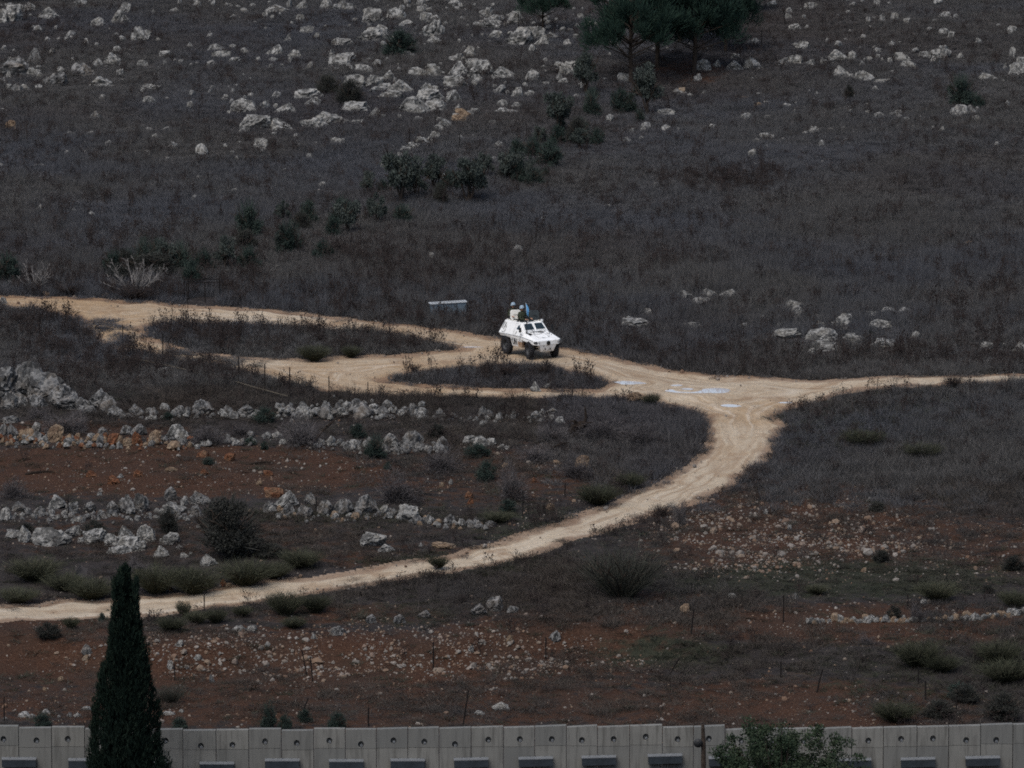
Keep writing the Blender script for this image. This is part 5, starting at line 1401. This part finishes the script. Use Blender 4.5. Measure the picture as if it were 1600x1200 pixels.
# ------------------------------------------------------------------ two people standing in the hatches, and the flag
def person(local, yaw, label, arms):
    Mv = Matrix.Translation(Vector(VEH)) @ Matrix.Rotation(HD, 4, 'Z') @ Matrix.Diagonal((VS, VS, VSZ, 1))
    base = Mv @ Vector(local)
    root = tag(empty('person', base, (0, 0, HD + yaw)), label, 'person', 'crew standing in the hatches')
    V, E, S = [], [], []
    def add(p, r, par=None):
        V.append(p); S.append(r)
        if par is not None: E.append((par, len(V) - 1))
        return len(V) - 1
    pel = add((0, 0, .92), .15); sp = add((0, 0, 1.12), .145, pel); ch = add((.01, 0, 1.32), .17, sp); nb = add((0, 0, 1.46), .085, ch); nk = add((.01, 0, 1.53), .058, nb)
    hd = add((.02, 0, 1.62), .085, nk); add((.02, 0, 1.72), .085, hd)
    for sd in (-1, 1):
        hip = add((0, sd * .10, .86), .095, pel); kn = add((.04, sd * .11, .48), .062, hip); an = add((0, sd * .11, .09), .042, kn); add((.16, sd * .12, .04), .038, an)
        sh = add((0, sd * .20, 1.40), .075, ch)
        el, wr, hn = [(q[0], sd * q[1], q[2]) for q in arms]
        e_ = add(el, .052, sh); w_ = add(wr, .036, e_); h_ = add(hn, .038, w_)
        d = (Vector(hn) - Vector(wr)).normalized(); side = d.cross(Vector((0, 0, 1))).normalized()
        for k, (o_, l_) in enumerate(((-.03, .07), (-.01, .082), (.01, .078), (.03, .062))):
            a_ = add(tuple(Vector(hn) + side * o_ + d * .045), .010, h_); b_ = add(tuple(Vector(hn) + side * o_ * 1.1 + d * (.045 + l_ * .55) + Vector((0, 0, -.012))), .009, a_); add(tuple(Vector(hn) + side * o_ * 1.1 + d * (.035 + l_ * .8) + Vector((0, 0, -.04))), .008, b_)
        t0 = add(tuple(Vector(hn) - side * sd * .045 + d * .01), .011, h_); add(tuple(Vector(hn) - side * sd * .06 + d * .05), .009, t0)
    me = bpy.data.meshes.new('body'); me.from_pydata(V, E, [])
    o = link('body', me, root)
    md = o.modifiers.new('skin', 'SKIN'); md.use_smooth_shade = True
    sv = me.skin_vertices[0].data
    for i, r_ in enumerate(S): sv[i].radius = (r_, r_)
    sv[0].use_root = True
    o.modifiers.new('sub', 'SUBSURF').levels = 1
    bpy.context.view_layer.update()
    me2 = bpy.data.meshes.new_from_object(o.evaluated_get(bpy.context.evaluated_depsgraph_get()))
    bpy.data.objects.remove(o); bpy.data.meshes.remove(me)
    me2.materials.clear(); me2.materials.append(M['camo']); me2.materials.append(M['skin'])
    hands = [Vector((arms[2][0], s_ * arms[2][1], arms[2][2])) for s_ in (-1, 1)]
    for p in me2.polygons:
        c = p.center
        if c.z > 1.52 or min((c - h).length for h in hands) < .12: p.material_index = 1
    me2.name = 'body'
    link('body', me2, root)
    hm = MB(); hm.lathe([(.001, 1.815), (.055, 1.805), (.10, 1.77), (.122, 1.72), (.128, 1.66), (.135, 1.648), (.122, 1.64)], 18, 'Z', (.015, 0, 0)); hm.build('helmet', 'helmet', root, True)
    v_ = MB(); v_.lathe([(.13, 1.06), (.205, 1.10), (.215, 1.28), (.19, 1.42), (.10, 1.47)], 14, 'Z', (0, 0, 0)); vo = v_.build('vest', 'camo', root, True); vo.scale = (.95, 1.05, 1)
    for k in (-1, 0, 1):
        p_ = MB(); p_.box((.205, k * .11, 1.17), (.07, .09, .14)); p_.build('pouch', 'camo', vo)
    f = MB(); f.lathe([(0, .035), (.012, .02), (.018, 0)], 6, 'X', (.095, 0, 1.605)); f.build('nose', 'skin', root)
    for s_ in (-1, 1):
        e = MB(); e.lathe([(0, .012), (.012, .006), (.014, 0)], 8, 'X', (.098, s_ * .032, 1.635)); e.build('eye', 'black', root)
        e = MB(); e.lathe([(0, -.01), (.03, -.008), (.032, .008), (0, .01)], 8, 'Y', (.01, s_ * .088, 1.61)); e.build('ear', 'skin', root)
    mo = MB(); mo.box((.102, 0, 1.562), (.012, .045, .008)); mo.build('mouth', 'rootwood', root)
    g = MB(); g.tube([(.112, -.085, 1.66), (.138, 0, 1.665), (.112, .085, 1.66)], [.018, .022, .018], 6); g.build('goggles', 'black', root)
person((-.40, -.36, .75), R(25), 'person in camouflage with a pale blue helmet leaning from the front hatch', [(.16, .36, 1.14), (.40, .26, 1.12), (.48, .20, 1.12)])
person((-1.36, -.34, .80), R(-10), 'person in a pale blue helmet standing behind the white hatch lid at the rear', [(.05, .28, 1.13), (.28, .20, 1.12), (.36, .16, 1.12)])

def flag():
    Mv = Matrix.Translation(Vector(VEH)) @ Matrix.Rotation(HD, 4, 'Z') @ Matrix.Diagonal((VS, VS, VSZ, 1))
    base = Mv @ Vector((-.50, .04, 1.70))
    root = tag(empty('flag', base), 'limp light blue flag on a thin pole between the hatches', 'flag')
    mb = MB(); mb.tube([(0, 0, 0), (-.02, 0, .5), (-.07, 0, 1.02)], [.014, .012, .008], 6); mb.build('pole', 'black', root)
    # cloth hanging in folds down from the pole top
    nx, nz = 14, 12
    for nm, mt, s0, s1, off in (('cloth', 'flag', 0, 1, 0), ('emblem_patch', 'flagwhite', .02, .22, -.006)):
        mb = MB(); vs = []
        for j in range(nz + 1):
            t_ = j / nz
            for i in range(nx + 1):
                s_ = s0 + (s1 - s0) * i / nx
                z = .98 - t_ * (.75 + .10 * s_) - .26 * s_
                x = -.065 + .045 * t_ + s_ * (.16 + .10 * t_)
                y = .05 * math.sin(s_ * 11 + t_ * 2) * (.4 + t_) + off
                vs.append((x, y, z))
        fs = [(j * (nx + 1) + i, j * (nx + 1) + i + 1, (j + 1) * (nx + 1) + i + 1, (j + 1) * (nx + 1) + i) for j in range(nz) for i in range(nx)]
        if nm == 'emblem_patch': fs = fs[: nx * 8]
        mb.add(vs, fs); mb.build(nm, mt, root, True)
flag()

# ------------------------------------------------------------------ stuff that nobody could count: grass, weeds, small stones
def scatter(name, P, rot, scl, idx, protos):
    me = bpy.data.meshes.new(name)
    me.vertices.add(len(P)); me.vertices.foreach_set('co', P.astype(np.float32).ravel())
    for an, tp, arr in (('rot', 'FLOAT_VECTOR', rot), ('scl', 'FLOAT_VECTOR', scl)):
        a = me.attributes.new(an, tp, 'POINT'); a.data.foreach_set('vector', arr.astype(np.float32).ravel())
    a = me.attributes.new('vi', 'INT', 'POINT'); a.data.foreach_set('value', idx.astype(np.int32))
    o = link(name, me)
    ng = bpy.data.node_groups.new(name, 'GeometryNodeTree')
    ng.interface.new_socket('Geometry', in_out='INPUT', socket_type='NodeSocketGeometry')
    ng.interface.new_socket('Geometry', in_out='OUTPUT', socket_type='NodeSocketGeometry')
    N, Lk = ng.nodes, ng.links
    gi, go = N.new('NodeGroupInput'), N.new('NodeGroupOutput')
    iop, g2i = N.new('GeometryNodeInstanceOnPoints'), N.new('GeometryNodeGeometryToInstance')
    for pm in protos:
        src = bpy.data.objects.new(name + '_source', pm)
        oi = N.new('GeometryNodeObjectInfo'); oi.inputs['Object'].default_value = src
        Lk.new(oi.outputs['Geometry'], g2i.inputs[0])
    def na(n, t):
        k = N.new('GeometryNodeInputNamedAttribute'); k.data_type = t; k.inputs['Name'].default_value = n
        return k.outputs[0]
    Lk.new(gi.outputs[0], iop.inputs['Points']); Lk.new(g2i.outputs[0], iop.inputs['Instance'])
    iop.inputs['Pick Instance'].default_value = True
    Lk.new(na('vi', 'INT'), iop.inputs['Instance Index'])
    Lk.new(na('rot', 'FLOAT_VECTOR'), iop.inputs['Rotation']); Lk.new(na('scl', 'FLOAT_VECTOR'), iop.inputs['Scale'])
    Lk.new(iop.outputs[0], go.inputs[0])
    md = o.modifiers.new('scatter', 'NODES'); md.node_group = ng
    return tag(o, kind='stuff')

def clump(n, hmin, lean, W, m, rad=.28, droop=.0):
    mb = MB()
    a = rng.random(n) * 6.28; rr = np.sqrt(rng.random(n)) * rad
    B = np.stack([rr * np.cos(a), rr * np.sin(a), np.full(n, -.05)], 1)
    D = np.stack([rng.normal(0, lean, n), rng.normal(0, lean, n), np.ones(n)], 1)
    blades(mb, B, D, rng.uniform(hmin, 1.0, n), W * rng.uniform(.6, 1.3, n), droop)
    return mb.mesh('grass_clump', m)
GRASSP = [clump(84, .40, .32, .0115, 'dry', .34, .04) for _ in range(6)]
LOWP = [clump(80, .35, .42, .011, 'drylow', .34, .04) for _ in range(5)]
SHORTP = [clump(40, .4, .5, .022, 'short', .30) for _ in range(4)]
def weed_mesh():
    mb = MB(); n = 7
    a = rng.random(n) * 6.28; rr = rng.random(n) * .22
    B = np.stack([rr * np.cos(a), rr * np.sin(a), np.full(n, -.05)], 1)
    D = np.stack([rng.normal(0, .12, n), rng.normal(0, .12, n), np.ones(n)], 1); L = rng.uniform(.55, 1.0, n)
    blades(mb, B, D, L, np.full(n, .016))
    for i in range(n):
        k = 5; t_ = rng.uniform(.45, .95, k); p = B[i] + unit(D[i:i + 1])[0] * (t_ * L[i])[:, None]
        d = rng.normal(0, .6, (k, 3)) + np.array([0, 0, .7]); ln = rng.uniform(.08, .2, k)
        blades(mb, p, d, ln, np.full(k, .012))
        tips = p + unit(d) * ln[:, None]
        for q in list(tips) + [B[i] + unit(D[i:i + 1])[0] * L[i]]:
            s = rng.uniform(.014, .028); q = Vector(q)
            mb.add([q + Vector((s, 0, 0)), q + Vector((-s, 0, 0)), q + Vector((0, s, 0)), q + Vector((0, -s, 0)), q + Vector((0, 0, s * 1.5)), q + Vector((0, 0, -s * 1.5))], [(0, 2, 4), (2, 1, 4), (1, 3, 4), (3, 0, 4), (2, 0, 5), (1, 2, 5), (3, 1, 5), (0, 3, 5)], .15)
    return mb.mesh('weed', 'weed')
WEEDP = [weed_mesh() for _ in range(5)]

def pool_points(n, y0, y1):
    y = y0 + (y1 - y0) * rng.random(n)
    hw = y * .0885 + 7.0
    x = (rng.random(n) * 2 - 1) * hw
    keep = rng.random(n) < hw / (y1 * .0885 + 7.0)
    x, y = x[keep], y[keep]
    z = height(x, y); u, v = project(x, y, z)
    return x, y, z, u, v
FP = np.array(footprints)
def near_rock(x, y, grow=.85):
    hit = np.zeros(len(x), bool)
    order = np.argsort(y); ysrt = y[order]
    for (fx, fy, a, b) in FP:
        lo, hi = np.searchsorted(ysrt, fy - b * 1.2 - .05), np.searchsorted(ysrt, fy + b)
        k = order[lo:hi]
        hit[k] |= ((x[k] - fx) / (a * grow)) ** 2 + ((y[k] - fy) / (b * grow)) ** 2 < 1
    return hit
def rots(n, lean=.12): return np.stack([rng.normal(0, lean, n), rng.normal(0, lean, n), rng.random(n) * 6.28], 1)

# dry grass over the slope
x, y, z, u, v = pool_points(230000, 223, 431)
a, h = grass_at(u, v)
a = a * np.clip(.45 + 1.1 * fbm(x / 2.2, y / 3.5, 31, 3), 0, 1.1)
sd = road_sd(x, y)
on_track = np.maximum(ell(u, v, 190, 522, 75, 24), .8 * ell(u, v, 340, 560, 110, 14)) * np.clip(fbm(x / 1.2, y / 1.8, 47, 2) * 4 - 1.7, 0, 1)
h = np.where(sd > -.1, .16, h)
on_track = np.maximum(on_track, np.exp(-np.clip(sd, 0, 9) / .22) * .75 * np.clip(fbm(x / .9, y / .9, 49, 2) * 3 - 1.0, 0, 1))
h = np.where((sd > .05) & (sd < .8), np.minimum(h, .2), h)
keep = (rng.random(len(x)) < np.where(sd < -.12, a, on_track)) & ~near_rock(x, y)
r1 = red_at(u, v)
keep &= rng.random(len(x)) > r1 * 1.1 * (v > 600) * np.clip(fbm(x / 2.6, y / 3.6, 41, 2) * 3 - .9, 0, 1)
x, y, z, u, v, h = [q[keep] for q in (x, y, z, u, v, h)]
hs = h * rng.lognormal(0, .26, len(x)) * np.clip(.35 + 1.3 * fbm(x / 5, y / 9, 61, 3), .45, 1.6)
ws = rng.uniform(.8, 1.5, len(x))
green = green_at(u, v) > rng.random(len(x)) * .9
pts = np.stack([x, y, z - .02], 1)
scl = np.stack([ws, ws, hs], 1)
g = ~green
print('grass clumps', int(g.sum()), int(green.sum()))
vv = v + 110 * (fbm(x / 3.5, y / 5, 83, 3) - .5) + rng.normal(0, 14, len(x))
low = g & (v > 606) & ((vv > 775) | (u < 850))
g = g & ~low
scatter('dry_grass', pts[g], rots(g.sum()), scl[g], rng.integers(0, 6, g.sum()), GRASSP)
scatter('dry_low_growth', pts[low], rots(low.sum()), scl[low], rng.integers(0, 5, low.sum()), LOWP)
scl2 = scl[green]; scl2[:, 2] *= .7
# short greenish growth also on the open fields
x2, y2, z2, u2, v2 = pool_points(60000, 224, 300)
k = (rng.random(len(x2)) < .25 * green_at(u2, v2) + .05) & (road_sd(x2, y2) < -.1) & ~near_rock(x2, y2)
p2 = np.stack([x2[k], y2[k], z2[k] - .02], 1); n2 = k.sum()
scatter('short_grass', np.concatenate([pts[green], p2]), rots(green.sum() + n2), np.concatenate([scl2, np.stack([rng.uniform(.6, 1.4, n2)] * 2 + [rng.uniform(.08, .2, n2)], 1)]), rng.integers(0, 4, green.sum() + n2), SHORTP)

# tall dark stalks with seed heads: thick near the far road edge, on the islands and along verges
x, y, z, u, v = pool_points(70000, 224, 420)
sd = road_sd(x, y)
up = upper(u, v)
d = np.where(up > 0, .10 + .30 * np.exp(-up / 60) + .45 * ell(u, v, 1140, 285, 90, 22) + .35 * ell(u, v, 650, 405, 130, 18), .05)
isl = (v > 488) & (v < 608) & (up < 0)
d = np.where(isl, .55, d)
d = np.where((up > 0) & (up < 26), np.maximum(d, .6), d)
d = np.where((sd > -1.3) & (v > 560), .38, d)
d = np.where(ell(u, v, 1420, 640, 280, 60) > .3, .22, d)
d = np.where(ell(u, v, 850, 690, 300, 60) > .3, .10, d)
d = d * np.clip(.2 + 1.7 * fbm(x / 3, y / 4, 71, 2), 0, 1.6) * np.where(red_at(u, v) > .5, .25, 1) * np.where((v > 640) & (u < 620), .3, 1)
k = (rng.random(len(x)) < d) & (sd < -.05) & ~near_rock(x, y)
x, y, z, v = x[k], y[k], z[k], v[k]; n = len(x)
hs = np.interp(v, [0, 200, 450, 600, 700, 1100], [.5, .6, .95, .75, .55, .5]) * rng.lognormal(0, .3, n)
hs = np.where((v > 555) & (v < 608) & (u[k] > 600) & (u[k] < 960), hs * 1.35, hs)
scatter('dry_weeds', np.stack([x, y, z], 1), rots(n, .08), np.stack([rng.uniform(.8, 1.4, n)] * 2 + [hs], 1), rng.integers(0, 5, n), WEEDP)

# small stones
x, y, z, u, v = pool_points(300000, 224, 325)
d = .05 + .24 * red_at(u, v)
for (cx, cy, rx, ry, am) in ((480, 1022, 340, 30, 1.5), (560, 1030, 100, 20, 2.6), (420, 1020, 80, 16, 2.2), (700, 1035, 100, 15, 2.6), (830, 1010, 110, 18, 1.8), (330, 1020, 110, 40, .6), (760, 1020, 260, 45, .7), (1240, 830, 230, 60, .8), (1180, 880, 120, 22, .95), (1060, 825, 60, 22, .9), (1300, 855, 80, 14, .9), (640, 655, 260, 10, .5), (560, 900, 260, 12, .25), (900, 800, 90, 30, .5), (80, 800, 140, 16, .35), (760, 725, 200, 40, .3), (1060, 960, 60, 22, .8), (1480, 850, 200, 50, .55), (1400, 800, 150, 40, .5), (280, 1120, 320, 14, .35), (150, 935, 260, 10, .4), (540, 985, 60, 24, .6)):
    d = np.maximum(d, am * ell(u, v, cx, cy, rx, ry, .5))
d = d * np.clip(fbm(x / 1.4, y / 1.4, 91, 3) * 2.2 - .45, .05, 1.5)
sd = road_sd(x, y)
d = np.where(sd > -.5, np.maximum(.35 * np.exp(-np.abs(sd) / .35) * (v > 440), .012), d * (v > 480))
k = (rng.random(len(x)) < d)
x, y, z, u, v = x[k], y[k], z[k], u[k], v[k]; n = len(x)
s = np.clip(rng.lognormal(math.log(.031), .62, n), .014, .2)
rub = np.maximum(ell(u, v, 560, 1030, 420, 40), ell(u, v, 1220, 850, 240, 60))
s = s * (1 + .7 * rub)
print('stones', n)
scatter('scattered_stones', np.stack([x, y, z - s * .15], 1), rots(n, .3), np.stack([s * rng.uniform(1, 1.7, n), s * rng.uniform(.9, 1.4, n), s * rng.uniform(.6, 1.1, n)], 1), rng.integers(0, 5, n), PEBBLES)
# small rocks half hidden in the grass of the upper slope
x, y, z, u, v = pool_points(9000, 318, 428)
d = .35 * np.clip(1.2 - v / 260, 0, 1) * np.where(u < 900, 1, .6) + .02
d = d * np.clip(fbm(x / 6, y / 9, 95, 3) * 3 - 1.0, 0, 1.4)
k = (rng.random(len(x)) < d)
x, y, z = x[k], y[k], z[k]; n = len(x); s = np.clip(rng.lognormal(math.log(.22), .45, n), .08, .6)
print('hill stones', n)
HP = [rock_mesh('small_rock', 200 + i, 2, 'rock', rough=.8, blocky=.3) for i in range(4)]
scatter('half_hidden_rubble', np.stack([x, y, z], 1), rots(n, .2), np.stack([s * rng.uniform(1, 2, n), s * rng.uniform(.8, 1.2, n), s * rng.uniform(.8, 1.3, n)], 1), rng.integers(0, 4, n), HP)

write_labels()
print('objects', len(bpy.data.objects))
